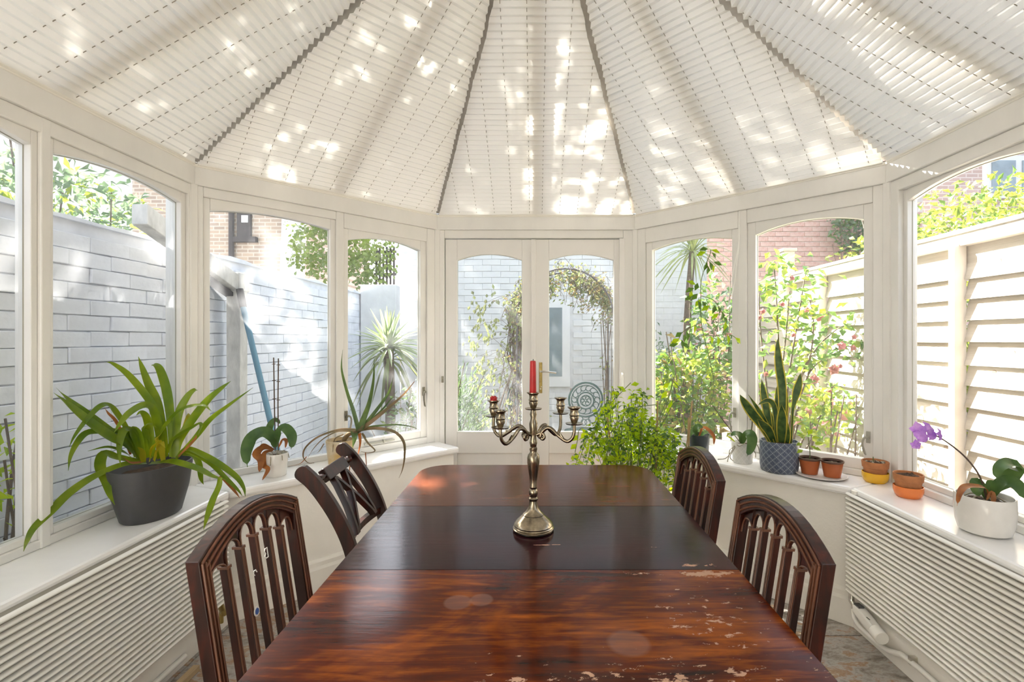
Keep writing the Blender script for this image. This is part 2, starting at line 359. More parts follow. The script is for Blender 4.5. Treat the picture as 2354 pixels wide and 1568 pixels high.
def diamondmat(name, base, line, R0, n, cell_z, rough=0.3, bump=0.6, c0=(0, 0, 0), nest=True):
    """raised nested diamond lattice around a pot"""
    m, t, b, o = nmat(name)
    tc = N(t, 'ShaderNodeTexCoord'); sx = N(t, 'ShaderNodeSeparateXYZ'); t.links.new(tc.outputs['Object'], sx.inputs[0])
    at = N(t, 'ShaderNodeMath', operation='ARCTAN2'); t.links.new(sx.outputs[1], at.inputs[0]); t.links.new(sx.outputs[0], at.inputs[1])
    u = N(t, 'ShaderNodeMath', operation='MULTIPLY'); u.inputs[1].default_value = n / (2 * pi); t.links.new(at.outputs[0], u.inputs[0])
    v = N(t, 'ShaderNodeMath', operation='MULTIPLY'); v.inputs[1].default_value = 1.0 / cell_z; t.links.new(sx.outputs[2], v.inputs[0])
    def op(o_, a, b_=None):
        q = N(t, 'ShaderNodeMath', operation=o_)
        for i, s in enumerate((a, b_)):
            if s is None: continue
            if isinstance(s, (int, float)): q.inputs[i].default_value = s
            else: t.links.new(s, q.inputs[i])
        return q.outputs[0]
    a1 = op('ADD', u.outputs[0], v.outputs[0]); a2 = op('SUBTRACT', u.outputs[0], v.outputs[0])
    f1 = op('ABSOLUTE', op('SUBTRACT', op('FRACT', op('ADD', a1, 100.0)), 0.5))
    f2 = op('ABSOLUTE', op('SUBTRACT', op('FRACT', op('ADD', a2, 100.0)), 0.5))
    d = op('MAXIMUM', f1, f2)                # 0 centre .. 0.5 cell edge
    outer = op('GREATER_THAN', d, 0.43)
    if nest:
        ringa = op('MULTIPLY', op('GREATER_THAN', d, 0.24), op('LESS_THAN', d, 0.32))
        core = op('LESS_THAN', d, 0.09)
        fac = op('MAXIMUM', outer, op('MULTIPLY', op('MAXIMUM', ringa, core), 0.7))
    else:
        fac = outer
    mc = N(t, 'ShaderNodeMixRGB'); mc.inputs[1].default_value = (*base, 1); mc.inputs[2].default_value = (*line, 1)
    t.links.new(fac, mc.inputs[0]); t.links.new(mc.outputs[0], b.inputs['Base Color'])
    b.inputs['Roughness'].default_value = rough
    bp = N(t, 'ShaderNodeBump', i_Strength=bump, i_Distance=0.004); t.links.new(fac, bp.inputs['Height']); t.links.new(bp.outputs[0], b.inputs['Normal'])
    return m
P_BLUE = diamondmat('blue_diamond_glaze', (0.030, 0.050, 0.105), (0.30, 0.34, 0.40), .09, 16, 0.034)
P_WTEX = diamondmat('white_diamond_relief', (0.74, 0.73, 0.70), (0.82, 0.81, 0.79), .055, 12, 0.034, nest=False)

# ------------------------------------------------------------------ mesh helpers
def wm(o):
    m = o.matrix_basis.copy()
    return m if o.parent is None else wm(o.parent) @ m

class MB:
    """collects shapes in world coordinates; build() links them as ONE mesh object"""
    def __init__(s): s.v = []; s.f = []; s.m = []
    def add(s, vs, fs, m=0):
        k = len(s.v); s.v += [Vector(p) for p in vs]
        for f in fs: s.f.append([i + k for i in f]); s.m.append(m)
    def box(s, x0, x1, y0, y1, z0, z1, m=0, f=None):
        c = [(x0, y0, z0), (x1, y0, z0), (x1, y1, z0), (x0, y1, z0), (x0, y0, z1), (x1, y0, z1), (x1, y1, z1), (x0, y1, z1)]
        if f: c = [f(*p) for p in c]
        s.add(c, [(0, 3, 2, 1), (4, 5, 6, 7), (0, 1, 5, 4), (1, 2, 6, 5), (2, 3, 7, 6), (3, 0, 4, 7)], m)
    def prism(s, lo, hi, m=0):
        """two matching loops of points"""
        n = len(lo)
        s.add(list(lo) + list(hi), [tuple(reversed(range(n))), tuple(range(n, 2 * n))] + [(i, (i + 1) % n, n + (i + 1) % n, n + i) for i in range(n)], m)
    def tube(s, pts, r, n=8, m=0, cap=True, flat=1.0):
        pts = [Vector(p) for p in pts]
        rs = r if isinstance(r, (list, tuple)) else [r] * len(pts)
        rings = []; up = None
        for i, p in enumerate(pts):
            d = (pts[min(i + 1, len(pts) - 1)] - pts[max(i - 1, 0)])
            if d.length < 1e-9: d = Vector((0, 0, 1))
            d.normalize()
            if up is None:
                up = Vector((0, 0, 1)) if abs(d.z) < 0.9 else Vector((1, 0, 0))
            a = (up - d * up.dot(d))
            if a.length < 1e-6: a = d.orthogonal()
            a.normalize(); b = d.cross(a); up = a
            rings.append([p + a * (cos(2 * pi * k / n) * rs[i] * flat) + b * (sin(2 * pi * k / n) * rs[i]) for k in range(n)])
        vs = [q for rg in rings for q in rg]; fs = []
        for i in range(len(rings) - 1):
            for k in range(n):
                fs.append((i * n + k, i * n + (k + 1) % n, (i + 1) * n + (k + 1) % n, (i + 1) * n + k))
        if cap:
            fs.append(tuple(reversed(range(n)))); fs.append(tuple(range((len(rings) - 1) * n, len(rings) * n)))
        s.add(vs, fs, m)
    def lathe(s, prof, c=(0, 0, 0), n=24, m=0, sx=1.0, sy=1.0, rot=0.0):
        """prof: (radius, height) from the bottom outside round; closed where radius is 0"""
        c = Vector(c); vs = []; fs = []
        for (r, z) in prof:
            for k in range(n):
                a = 2 * pi * k / n
                x, y = r * sx * cos(a), r * sy * sin(a)
                vs.append(c + Vector((x * cos(rot) - y * sin(rot), x * sin(rot) + y * cos(rot), z)))
        for i in range(len(prof) - 1):
            for k in range(n):
                fs.append((i * n + k, i * n + (k + 1) % n, (i + 1) * n + (k + 1) % n, (i + 1) * n + k))
        if prof[0][0] > 1e-5: fs.append(tuple(reversed(range(n))))
        if prof[-1][0] > 1e-5: fs.append(tuple(range((len(prof) - 1) * n, len(prof) * n)))
        s.add(vs, fs, m)
    def ribbon(s, pts, wid, nrm, fold=0.25, m=0, edge=None, thick=0.0):
        """a leaf: centre line pts, half widths wid, normal hint, V fold; edge = (material, share of the half width)"""
        pts = [Vector(p) for p in pts]; nrm = Vector(nrm)
        rows = []
        for i, p in enumerate(pts):
            d = (pts[min(i + 1, len(pts) - 1)] - pts[max(i - 1, 0)]).normalized()
            nn = nrm - d * nrm.dot(d)
            if nn.length < 1e-4: nn = d.orthogonal()
            nn.normalize(); a = d.cross(nn)
            h = wid[i] if isinstance(wid, (list, tuple)) else wid
            if edge:
                e = edge[1]
                rows.append([p + a * -h + nn * (fold * h), p + a * (-h * (1 - e)) + nn * (fold * h * (1 - e)), p, p + a * (h * (1 - e)) + nn * (fold * h * (1 - e)), p + a * h + nn * (fold * h)])
            else:
                rows.append([p + a * -h + nn * (fold * h), p - nn * thick, p + a * h + nn * (fold * h)])
        k = len(rows[0]); base = len(s.v)
        s.v += [q for r_ in rows for q in r_]
        for i in range(len(rows) - 1):
            for j in range(k - 1):
                s.f.append([base + i * k + j, base + i * k + j + 1, base + (i + 1) * k + j + 1, base + (i + 1) * k + j])
                s.m.append(edge[0] if edge and j in (0, k - 2) else m)
    def blade(s, p, d, L, W, nrm, m=0, fold=0.3, droop=0.0):
        """a single small leaf: 4 triangles"""
        p = Vector(p); d = Vector(d).normalized(); nn = Vector(nrm); nn = nn - d * nn.dot(d)
        if nn.length < 1e-4: nn = d.orthogonal()
        nn.normalize(); a = d.cross(nn)
        c = p + d * (L * .5) - nn * (0)
        tip = p + d * L - nn * (droop * L)
        s.add([p, c - a * W + nn * (fold * W), c, c + a * W + nn * (fold * W), tip], [(0, 2, 1), (0, 3, 2), (1, 2, 4), (2, 3, 4)], m)
    def build(s, name, mats, parent=None, smooth=None, bevel=0.0, local=False):
        me = bpy.data.meshes.new(name)
        vs = s.v
        if parent is not None and not local:
            inv = wm(parent).inverted(); vs = [inv @ p for p in vs]
        me.from_pydata([tuple(p) for p in vs], [], s.f)
        if not isinstance(mats, (list, tuple)): mats = [mats]
        for mt in mats: me.materials.append(mt)
        if len(mats) > 1: me.polygons.foreach_set('material_index', s.m)
        me.update()
        if smooth is not None:
            me.polygons.foreach_set('use_smooth', [True] * len(me.polygons))
            me.set_sharp_from_angle(angle=radians(smooth))
        ob = bpy.data.objects.new(name, me); COL.objects.link(ob)
        if parent is not None: ob.parent = parent
        if bevel > 0:
            bv = ob.modifiers.new('bevel', 'BEVEL'); bv.width = bevel; bv.segments = 2; bv.limit_method = 'ANGLE'; bv.angle_limit = radians(40)
        return ob

def empty(name, loc=(0, 0, 0), rz=0.0, parent=None):
    o = bpy.data.objects.new(name, None); COL.objects.link(o)
    o.location = loc; o.rotation_euler = (0, 0, rz); o.empty_display_size = 0.1
    if parent is not None: o.parent = parent
    return o

def tag(o, label=None, cat=None, group=None, kind=None):
    if label: o['label'] = label
    if cat: o['category'] = cat
    if group: o['group'] = group
    if kind: o['kind'] = kind
    return o

def thing(name, label, cat, loc=(0, 0, 0), rz=0.0, group=None):
    return tag(empty(name, loc, rz), label, cat, group)

def copy_tree(o, parent=None):
    c = o.copy(); COL.objects.link(c); c.parent = parent
    for ch in o.children: copy_tree(ch, c)
    return c

def spline(P, n=6):
    """Catmull-Rom through P"""
    P = [Vector(p) for p in P]
    if len(P) < 3:
        return [P[0].lerp(P[-1], i / n) for i in range(n + 1)]
    out = []
    for i in range(len(P) - 1):
        p0 = P[i - 1] if i > 0 else P[0] * 2 - P[1]; p1 = P[i]; p2 = P[i + 1]; p3 = P[i + 2] if i + 2 < len(P) else P[-1] * 2 - P[-2]
        for k in range(n):
            t = k / n
            out.append(0.5 * ((2 * p1) + (p2 - p0) * t + (2 * p0 - 5 * p1 + 4 * p2 - p3) * t * t + (3 * p1 - p0 - 3 * p2 + p3) * t ** 3))
    out.append(P[-1]); return out

def lin(a, b, n): return [a + (b - a) * i / (n - 1) for i in range(n)]
def rnd(a, b): return R.uniform(a, b)
def rvec():
    while True:
        v = Vector((rnd(-1, 1), rnd(-1, 1), rnd(-1, 1)))
        if 0.05 < v.length < 1: return v.normalized()

# ------------------------------------------------------------------ the room on plan
XL, XR = -1.635, 1.675              # inner faces of the side walls
CLN = 3.966; CRN = 3.986            # angled walls: y - x = CLN on the left, y + x = CRN on the right
YB = 3.304                          # door wall
YF = -1.35                          # house wall behind the camera
SL, SR = 0.618, 0.640               # sill tops
ZE, ZB = 2.15, 2.053                # eaves beam top and underside
class Face:
    def __init__(s, A, B, sill):
        s.A = Vector(A); s.B = Vector(B); d = s.B - s.A; s.L = d.length; s.d = d / s.L
        s.n = Vector((s.d.y, -s.d.x)); s.sill = sill
    def __call__(s, u, v, z):
        p = s.A + s.d * u + s.n * v
        return Vector((p.x, p.y, z))
CL1, CL2 = (XL, CLN + XL), (YB - CLN, YB)
CR2, CR1 = (CRN - YB, YB), (XR, CRN - XR)
F_L = Face((XL, YF), CL1, SL); F_AL = Face(CL1, CL2, SL); F_B = Face(CL2, CR2, 0.0)
F_AR = Face(CR2, CR1, SR); F_R = Face(CR1, (XR, YF), SR)

def fbox(mb, F, u0, u1, v0, v1, z0, z1, m=0): mb.box(u0, u1, v0, v1, z0, z1, m, f=F)
def part(F, name, mat, parent, u0, u1, v0, v1, z0, z1, bevel=0.003):
    mb = MB(); fbox(mb, F, u0, u1, v0, v1, z0, z1); return mb.build(name, mat, parent, bevel=bevel)

# ---- floor with slate-effect tiles
fl = MB(); T = 0.32
fl.add([(XL - .1, YF - .1, -0.012), (XR + .1, YF - .1, -0.012), (XR + .1, 2.4, -0.012), (.75, 3.42, -0.012), (-.75, 3.42, -0.012), (XL - .1, 2.4, -0.012),
        (XL - .1, YF - .1, -0.1), (XR + .1, YF - .1, -0.1), (XR + .1, 2.4, -0.1), (.75, 3.42, -0.1), (-.75, 3.42, -0.1), (XL - .1, 2.4, -0.1)],
       [(0, 1, 2, 3, 4, 5), (11, 10, 9, 8, 7, 6), (0, 6, 7, 1), (1, 7, 8, 2), (2, 8, 9, 3), (3, 9, 10, 4), (4, 10, 11, 5), (5, 11, 6, 0)])
floor = tag(fl.build('floor', M_GROUT), 'mottled brown and grey slate-effect tiled floor', kind='structure')
tmb = MB(); g = 0.002
tmb.box(g, T - g, g, T - g, -0.013, 0.0); tile0 = tmb.build('tile', M_TILE, floor, bevel=0.002)
x0 = 1.163 - 10 * T; y0 = 2.16 - 11 * T; first = True
for i in range(13):
    for j in range(17):
        tx, ty = x0 + i * T, y0 + j * T
        cx, cy = tx + T / 2, ty + T / 2
        if cx < XL + .02 or cx > XR - .02 or cy > YB or cy < YF: continue
        if cy - cx > CLN + .1 or cy + cx > CRN + .1: continue
        o = tile0 if first else tile0.copy()
        if not first: COL.objects.link(o); o.parent = floor
        first = False
        o.location = (tx, ty, 0)

# ---- dwarf walls, sills, skirting
def sill_and_wall(name, F, poly_wall, poly_sill, sz, walllabel, trim):
    mb = MB(); mb.prism([(x, y, -0.02) for x, y in poly_wall], [(x, y, sz - 0.04) for x, y in poly_wall])
    wl = tag(mb.build(name, M_WALL), walllabel, kind='structure')
    mb = MB(); mb.prism([(x, y, sz - 0.04) for x, y in poly_sill], [(x, y, sz) for x, y in poly_sill])
    tag(mb.build('trim_%d' % trim, M_SILL, bevel=0.012), 'glossy white window sill on the %s dwarf wall' % walllabel.split(' ')[0], kind='structure')
    return wl
def isect_L(vs, va):   # inner corner between left wall offset vs and left angled wall offset va
    x = XL + vs; return (x, CLN - va * sqrt(2) + x)
def isect_R(vs, va):
    x = XR - vs; return (x, CRN - va * sqrt(2) - x)
SD = 0.238; WD = 0.205; BK = -0.10
def q(F, u, v): p = F(u, v, 0); return (p.x, p.y)
sill_and_wall('wall_left', F_L, [(XL + BK, YF), (XL + WD, YF), isect_L(WD, WD), isect_L(BK, BK)], [(XL + BK, YF), (XL + SD, YF), isect_L(SD, SD), isect_L(BK, BK)], SL, 'left-hand cream dwarf wall under the windows', 1)
sill_and_wall('wall_back_left', F_AL, [isect_L(BK, BK), isect_L(WD, WD), q(F_AL, F_AL.L - .01, WD), q(F_AL, F_AL.L - .01, 0), q(F_AL, F_AL.L + .04, BK)], [isect_L(BK, BK), isect_L(SD, SD), q(F_AL, F_AL.L + .012, SD), q(F_AL, F_AL.L + .012, 0), q(F_AL, F_AL.L + .04, BK)], SL, 'angled cream dwarf wall left of the doors', 2)
sill_and_wall('wall_back_right', F_AR, [q(F_AR, -.04, BK), q(F_AR, .01, 0), q(F_AR, .01, WD), isect_R(WD, WD), isect_R(BK, BK)], [q(F_AR, -.04, BK), q(F_AR, -.012, 0), q(F_AR, -.012, SD), isect_R(SD, SD), isect_R(BK, BK)], SR, 'oblique cream dwarf wall right of the doors', 3)
sill_and_wall('wall_right', F_R, [isect_R(BK, BK), isect_R(WD, WD), (XR - WD, YF), (XR - BK, YF)], [isect_R(BK, BK), isect_R(SD, SD), (XR - SD, YF), (XR - BK, YF)], SR, 'right-hand cream dwarf wall under the windows', 4)

def skirting(name, pts, n2, label):
    a, b = Vector(pts[0]), Vector(pts[1]); n2 = Vector(n2).normalized()
    prof = [(0, 0), (0.018, 0), (0.018, 0.115), (0.012, 0.13), (0.012, 0.15), (0.004, 0.165), (0, 0.165)]
    mb = MB()
    mb.prism([(a.x + n2.x * v, a.y + n2.y * v, z + .001) for v, z in prof], [(b.x + n2.x * v, b.y + n2.y * v, z + .001) for v, z in prof])
    tag(mb.build(name, M_SKIRT), label, kind='structure')
skirting('baseboard_left', [(XL + WD, YF), isect_L(WD, WD)], F_L.n, 'white skirting board below the left radiator')
skirting('baseboard_back_left', [isect_L(WD, WD), q(F_AL, F_AL.L - .01, WD)], F_AL.n, 'white skirting board left of the doors')
skirting('baseboard_back_right', [q(F_AR, .01, WD), isect_R(WD, WD)], F_AR.n, 'white skirting board right of the doors')
skirting('baseboard_right', [isect_R(WD, WD), (XR - WD, YF)], F_R.n, 'white skirting board below the right radiator')

# ---- house wall behind the camera, with its gable
mb = MB(); APX = (XL + XR) / 2; RUN = (XR - XL) / 2; APY = YB - RUN; PITCH = radians(29.3); ZA = ZE + RUN * math.tan(PITCH)
mb.prism([(XL - .15, YF, 0), (XR + .15, YF, 0), (XR + .15, YF, ZE), (APX, YF, ZA + .1), (XL - .15, YF, ZE)],
         [(XL - .15, YF - .12, 0), (XR + .15, YF - .12, 0), (XR + .15, YF - .12, ZE), (APX, YF - .12, ZA + .1), (XL - .15, YF - .12, ZE)])
tag(mb.build('wall_front', M_WALL), 'plain cream house wall behind the dining table', kind='structure')

# ---- eaves beams
tn = 5
for F, lab in ((F_L, 'left side'), (F_AL, 'angled left bay'), (F_B, 'door bay'), (F_AR, 'angled right bay'), (F_R, 'right side')):
    mb = MB(); e0 = 0.0 if F is F_L else 0.004; e1 = F.L if F is F_R else F.L - 0.004
    fbox(mb, F, e0, e1, -0.10, 0.012, ZB, ZE)
    beam = tag(mb.build('trim_%d' % tn, M_FRAME, bevel=0.004), 'cream painted eaves beam over the %s windows' % lab, kind='structure'); tn += 1
    b2 = MB(); fbox(b2, F, e0, e1, 0.0, 0.016, ZE - 0.012, ZE + 0.004); b2.build('top_bead', M_RAIL, beam, bevel=0.003)
    b3 = MB(); fbox(b3, F, e0, e1, 0.0, 0.004, ZE + 0.004, ZE + 0.010); b3.build('painted_gap_shade', M_GAP, beam)  # solid dark strip painting in the shaded gap between beam and blind

# corner posts between the bays
for F0, F1, lab in ((F_L, F_AL, 'left'), (F_AL, F_B, 'door left'), (F_B, F_AR, 'door right'), (F_AR, F_R, 'right')):
    c = Vector((F0.B.x, F0.B.y)); n = (F0.n + F1.n).normalized(); tdir = Vector((-n.y, n.x))
    zs = SL if F0 in (F_L, F_AL) else SR
    mb = MB(); a = c + n * 0.007; hw = 0.016
    def pp(off, k): 
        p = c + n * off + tdir * k; return (p.x, p.y)
    base = [pp(-.12, -.05), pp(-.12, .05), pp(.005, .021), pp(.012, .014), pp(.012, -.014), pp(.005, -.021)]
    mb.prism([(x, y, zs - .02) for x, y in base], [(x, y, ZE) for x, y in base])
    post = tag(mb.build('trim_%d' % tn, M_FRAME), 'cream corner post at the %s corner of the bay' % lab, kind='structure'); tn += 1

# ---- windows
wn = 1
def arch(u0, u1, zs, za, n=14):
    """points along a shallow arch from u0 to u1"""
    w2 = (u1 - u0) / 2; rise = za - zs
    out = []
    for i in range(n + 1):
        tt = -1 + 2 * i / n
        out.append((u0 + (u1 - u0) * i / n, zs + rise * (1 - tt * tt)))
    return out
def window(F, U0, U1, Z0, Z1, g0, g1, zb, zs, za, label, sash=True, glass=M_GLASS, mat=M_FRAME, v0=-0.055, v1=-0.012):
    """sash or fixed light: outer rectangle U0..U1 x Z0..Z1, arched glass g0..g1 x zb..zs/za"""
    global wn
    p = F((U0 + U1) / 2, -.03, Z0)
    root = tag(empty('window_%d' % wn, p), label, kind='structure'); wn += 1
    part(F, 'stile', mat, root, U0, g0, v0, v1, Z0, Z1); part(F, 'stile', mat, root, g1, U1, v0, v1, Z0, Z1)
    part(F, 'bottom_rail', mat, root, g0, g1, v0, v1, Z0, zb)
    ar = arch(g0, g1, zs, za)
    loop = ar + [(g1, Z1), (g0, Z1)]
    mb = MB(); mb.prism([F(u, v0, z) for u, z in loop], [F(u, v1, z) for u, z in loop]); mb.build('arched_top_rail', mat, root, bevel=0.002)
    pane = MB(); e = 0.006; gl = [(g0 - e, zb - e), (g1 + e, zb - e)] + list(reversed([(u + (e if u > (g0 + g1) / 2 else -e) * abs(2 * (u - g0) / (g1 - g0) - 1), z + e) for u, z in ar]))
    vm = (v0 + v1) / 2 - .006
    pane.add([F(u, vm, z) for u, z in gl], [tuple(range(len(gl)))])
    pn = pane.build('pane', glass, root)
    # thin dark glazing gasket
    mb = MB(); pts = [F(g0, vm + .002, zb), F(g1, vm + .002, zb)] + [F(u, vm + .002, z) for u, z in reversed(ar)]
    mb.tube(pts + [pts[0]], 0.0025, 4); mb.build('gasket', M_STAYGREY, pn)
    return root
def rail(F, u0, u1, z0, z1, label, v0=-.09, v1=0.0, bevel=.004):
    global tn
    o = tag(part(F, 'trim_%d' % tn, M_FRAME, None, u0, u1, v0, v1, z0, z1, bevel), label, kind='structure'); tn += 1; return o

def handle(F, u, z, parent, side=1, v=-0.012, mat=M_OLDMETAL, L=0.085):
    """cockspur catch: back plate, boss and curved drop handle"""
    mb = MB(); fbox(mb, F, u - .009, u + .009, v, v + .006, z - .028, z + .03)
    h = mb.build('handle_plate', mat, parent, bevel=.002)
    mb = MB(); mb.tube([F(u, v + .004, z), F(u, v + .022, z)], 0.008, 8)
    pts = spline([F(u, v + .02, z + .004), F(u - .012 * side, v + .032, z - .002), F(u - .018 * side, v + .034, z - .03), F(u - .010 * side, v + .03, z - L), F(u - .004 * side, v + .032, z - L - .012)], 4)
    mb.tube(pts, [.0055] * (len(pts) - 3) + [.0045, .004, .003], 6)
    mb.build('handle_lever', mat, h, smooth=40)
def hinge(F, u, z, parent, v=-0.01, L=.05):
    mb = MB(); fbox(mb, F, u - .003, u + .003, v, v + .008, z - L, z + L); mb.build('hinge', M_FRAME, parent, bevel=.002)

# left side wall (u = y - YF)
yu = lambda y: y - YF
for k, (ya, yb, lab, gm) in enumerate(((1.648, 2.300, 'arched fixed window beside the large strappy plant', M_GLASSD),
                                   (0.985, 1.615, 'arched window at the left edge of the photo', M_GLASS),
                                   (0.33, 0.952, 'arched window on the left wall, third from the corner', M_GLASS), (-.32, .297, 'arched window on the left wall, fourth from the corner', M_GLASS), (-.97, -.353, 'arched window on the left next to the house wall', M_GLASS))):
    g0, g1 = yu(ya + .020), yu(yb - (.030 if k == 0 else .022))
    window(F_L, yu(ya), yu(yb), SL + .03, 2.0, g0, g1, .672, 1.950, 1.985, lab, glass=gm)
    rail(F_L, yu(ya) - .033, yu(ya), SL, ZB, 'cream mullion on the left wall, %s' % ('between the two leftmost panes', 'second from the corner', 'third from the corner', 'fourth from the corner', 'last before the house wall')[k])
rail(F_L, yu(2.300), F_L.L - .012, SL, ZB, 'cream jamb at the far end of the left wall')
rail(F_L, 0.0, F_L.L - .012, SL, SL + .03, 'cream bottom rail of the left windows', v1=-.004)
rail(F_L, 0.0, F_L.L - .012, 2.0, ZB, 'cream head rail of the left windows', v1=-.001)
# left angled bay
wA = window(F_AL, .042, .690, SL + .0, 2.005, .072, .660, .652, 1.945, 1.972, 'wide arched window left of centre above the white orchid pot', glass=M_GLASSD)
wB = window(F_AL, .735, 1.300, .660, 1.965, .765, 1.255, .706, 1.900, 1.938, 'arched opening window behind the aloe plant', glass=M_GLASS)
rail(F_AL, .012, .042, SL, ZB, 'cream jamb at the left of the angled left bay')
rail(F_AL, .690, .735, SL, ZB, 'cream mullion between the white orchid and the aloe windows')
rail(F_AL, 1.300, F_AL.L - .012, SL, ZB, 'cream jamb between the aloe window and the doors')
rail(F_AL, .735, 1.300, SL, .660, 'cream bottom rail under the aloe window', v1=-.001)
rail(F_AL, .735, 1.300, 1.965, ZB, 'cream head rail over the aloe window', v1=-.001)
rail(F_AL, .042, .690, 2.005, ZB, 'cream head rail over the white orchid window', v1=-.001)
handle(F_AL, 1.278, .965, wB); hinge(F_AL, 1.30, 1.42, wB, v=-.002)
handle(F_AL, .752, .86, wB, side=-1)
mb = MB(); fbox(mb, F_AL, .86, 1.06, -.004, .004, .672, .682); fbox(mb, F_AL, .98, .99, -.004, .012, .670, .694); mb.build('stay', M_STAYGREY, wB, bevel=.002)
# right angled bay (u from the door corner)
wC = window(F_AR, .078, .695, .672, 1.955, .124, .655, .708, 1.903, 1.936, 'arched opening window behind the bright green climbing plant', glass=M_GLASS)
wD = window(F_AR, .745, 1.345, .672, 1.975, .790, 1.305, .726, 1.902, 1.944, 'arched opening window above the snake plant', glass=M_GLASS)
rail(F_AR, .012, .078, SR, ZB, 'cream jamb between the doors and the climbing plant window')
rail(F_AR, .695, .745, SR, ZB, 'cream mullion left of the snake plant')
rail(F_AR, 1.345, F_AR.L - .012, SR, ZB, 'cream jamb at the right of the angled right bay')
rail(F_AR, .078, .695, SR, .672, 'cream bottom rail under the climbing plant window', v1=-.001)
rail(F_AR, .745, 1.345, SR, .672, 'cream bottom rail under the snake plant window', v1=-.001)
rail(F_AR, .078, .695, 1.955, ZB, 'cream head rail over the climbing plant window', v1=-.001)
rail(F_AR, .745, 1.345, 1.975, ZB, 'cream head rail over the snake plant window', v1=-.001)
handle(F_AR, .672, .885, wC, side=1, mat=M_STAYGREY); handle(F_AR, .768, .88, wD, side=-1, mat=M_OLDMETAL); handle(F_AR, 1.325, .835, wD, mat=M_STAYGREY, L=.07)
hinge(F_AR, .745, 1.25, wD, v=-.002); hinge(F_AR, .078, 1.42, wC, v=-.002); hinge(F_AR, 1.345, 1.22, wD, v=-.002)
# right side wall (u = CR1.y - y)
ru = lambda y: CR1[1] - y
for k, (yb, ya, lab) in enumerate(((2.245, 1.575, 'large arched window above the purple orchid'), (1.525, .91, 'arched window on the right wall, second from the corner'), (.86, .25, 'arched window on the right wall, third from the corner'),
                                   (.20, -.41, 'arched window on the right wall, fourth from the corner'), (-.46, -1.07, 'arched window on the right next to the house wall'))):
    window(F_R, ru(yb), ru(ya), SR + .03, 2.0, ru(yb) + .022, ru(ya) - .022, .694, 1.945, 1.988, lab, v0=-.065, v1=-.025)
    rail(F_R, ru(ya), ru(ya) + .05, SR, ZB, 'cream mullion on the right wall, %s' % ('nearest the purple orchid', 'second from the corner', 'third from the corner', 'fourth from the corner', 'last before the house wall')[k])
rail(F_R, .012, ru(2.245), SR, ZB, 'cream jamb at the far end of the right wall')
rail(F_R, .012, F_R.L, SR, SR + .03, 'cream bottom rail of the right windows', v1=-.004)
rail(F_R, .012, F_R.L, 2.0, ZB, 'cream head rail of the right windows', v1=-.001)

# ---- french doors
bu = lambda x: x - CL2[0]
rail(F_B, .012, bu(-.612), 0.0, ZB, 'cream door frame jamb left of the french doors')
rail(F_B, bu(.600), F_B.L - .012, 0.0, ZB, 'cream door frame jamb right of the french doors')
rail(F_B, bu(-.612), bu(.600), 1.999, ZB, 'cream door frame head above the french doors')
def door(n, xa, xb, ga, gb, label):
    Z0, Z1, zb, zs, za = .012, 1.992, .676, 1.852, 1.893
    root = tag(empty('door_%d' % n, (xa, YB, 0)), label, kind='structure')
    v0, v1 = -.06, -.016; F = F_B; u0, u1, g0, g1 = bu(xa), bu(xb), bu(ga), bu(gb)
    part(F, 'stile', M_DOOR, root, u0, g0, v0, v1, Z0, Z1); part(F, 'stile', M_DOOR, root, g1, u1, v0, v1, Z0, Z1)
    part(F, 'middle_rail', M_DOOR, root, g0, g1, v0, v1, .535, zb); part(F, 'bottom_rail', M_DOOR, root, g0, g1, v0, v1, Z0, .20)
    part(F, 'lower_panel', M_DOOR, root, g0, g1, v0 + .012, v1 - .014, .20, .535)
    ar = arch(g0, g1, zs, za); loop = ar + [(g1, Z1), (g0, Z1)]
    mb = MB(); mb.prism([F(u, v0, z) for u, z in loop], [F(u, v1, z) for u, z in loop]); mb.build('arched_top_rail', M_DOOR, root, bevel=.002)
    e = .006; gl = [(g0 - e, zb - e), (g1 + e, zb - e)] + list(reversed([(u, z + e) for u, z in ar])); vm = -.042
    mb = MB(); mb.add([F(u, vm, z) for u, z in gl], [tuple(range(len(gl)))]); pn = mb.build('pane', M_GLASS, root)
    mb = MB(); pts = [F(g0, vm + .003, zb), F(g1, vm + .003, zb)] + [F(u, vm + .003, z) for u, z in reversed(ar)]
    mb.tube(pts + [pts[0]], 0.003, 4); mb.build('gasket', M_STAYGREY, pn)
    part(F, 'glazing_bead', M_PLASTIC, root, g0, g1, vm + .004, v1 + .002, zb - .002, zb + .008)
    return root
dl = door(1, -.608, -.012, -.528, -.086, 'left french door with arched glass and panel below')
dr = door(2, -.008, .585, .097, .540, 'right french door with arched glass and brass handle')
part(F_B, 'meeting_strip', M_DOOR, dl, bu(-.024), bu(.008), -.016, -.004, .012, 1.992)
part(F_B, 'handle_plate', M_BRASS, dr, bu(.030), bu(.052), -.016, -.010, .945, 1.155)
hp = dr.children[-1]
mb = MB(); mb.tube([F_B(bu(.041), -.012, 1.095), F_B(bu(.041), .035, 1.095)], .007, 8)
mb.tube(spline([F_B(bu(.041), .032, 1.095), F_B(bu(.075), .040, 1.095), F_B(bu(.145), .036, 1.086)], 4), .0065, 8); mb.build('lever', M_CHROME, hp, smooth=40)
mb = MB(); mb.tube([F_B(bu(.041), -.012, .975), F_B(bu(.041), -.006, .975)], .006, 8); mb.tube([F_B(bu(.046), -.008, .99), F_B(bu(.046), .008, .99)], .004, 6); mb.build('lock', M_CHROME, hp)
for z in (1.04,):
    mb = MB(); fbox(mb, F_B, bu(-.632), bu(-.618), -.004, .008, z - .022, z + .022); mb.tube([F_B(bu(-.625), .004, z), F_B(bu(-.625), .018, z)], .006, 8); mb.build('door_catch', M_OLDMETAL, dl, bevel=.002)
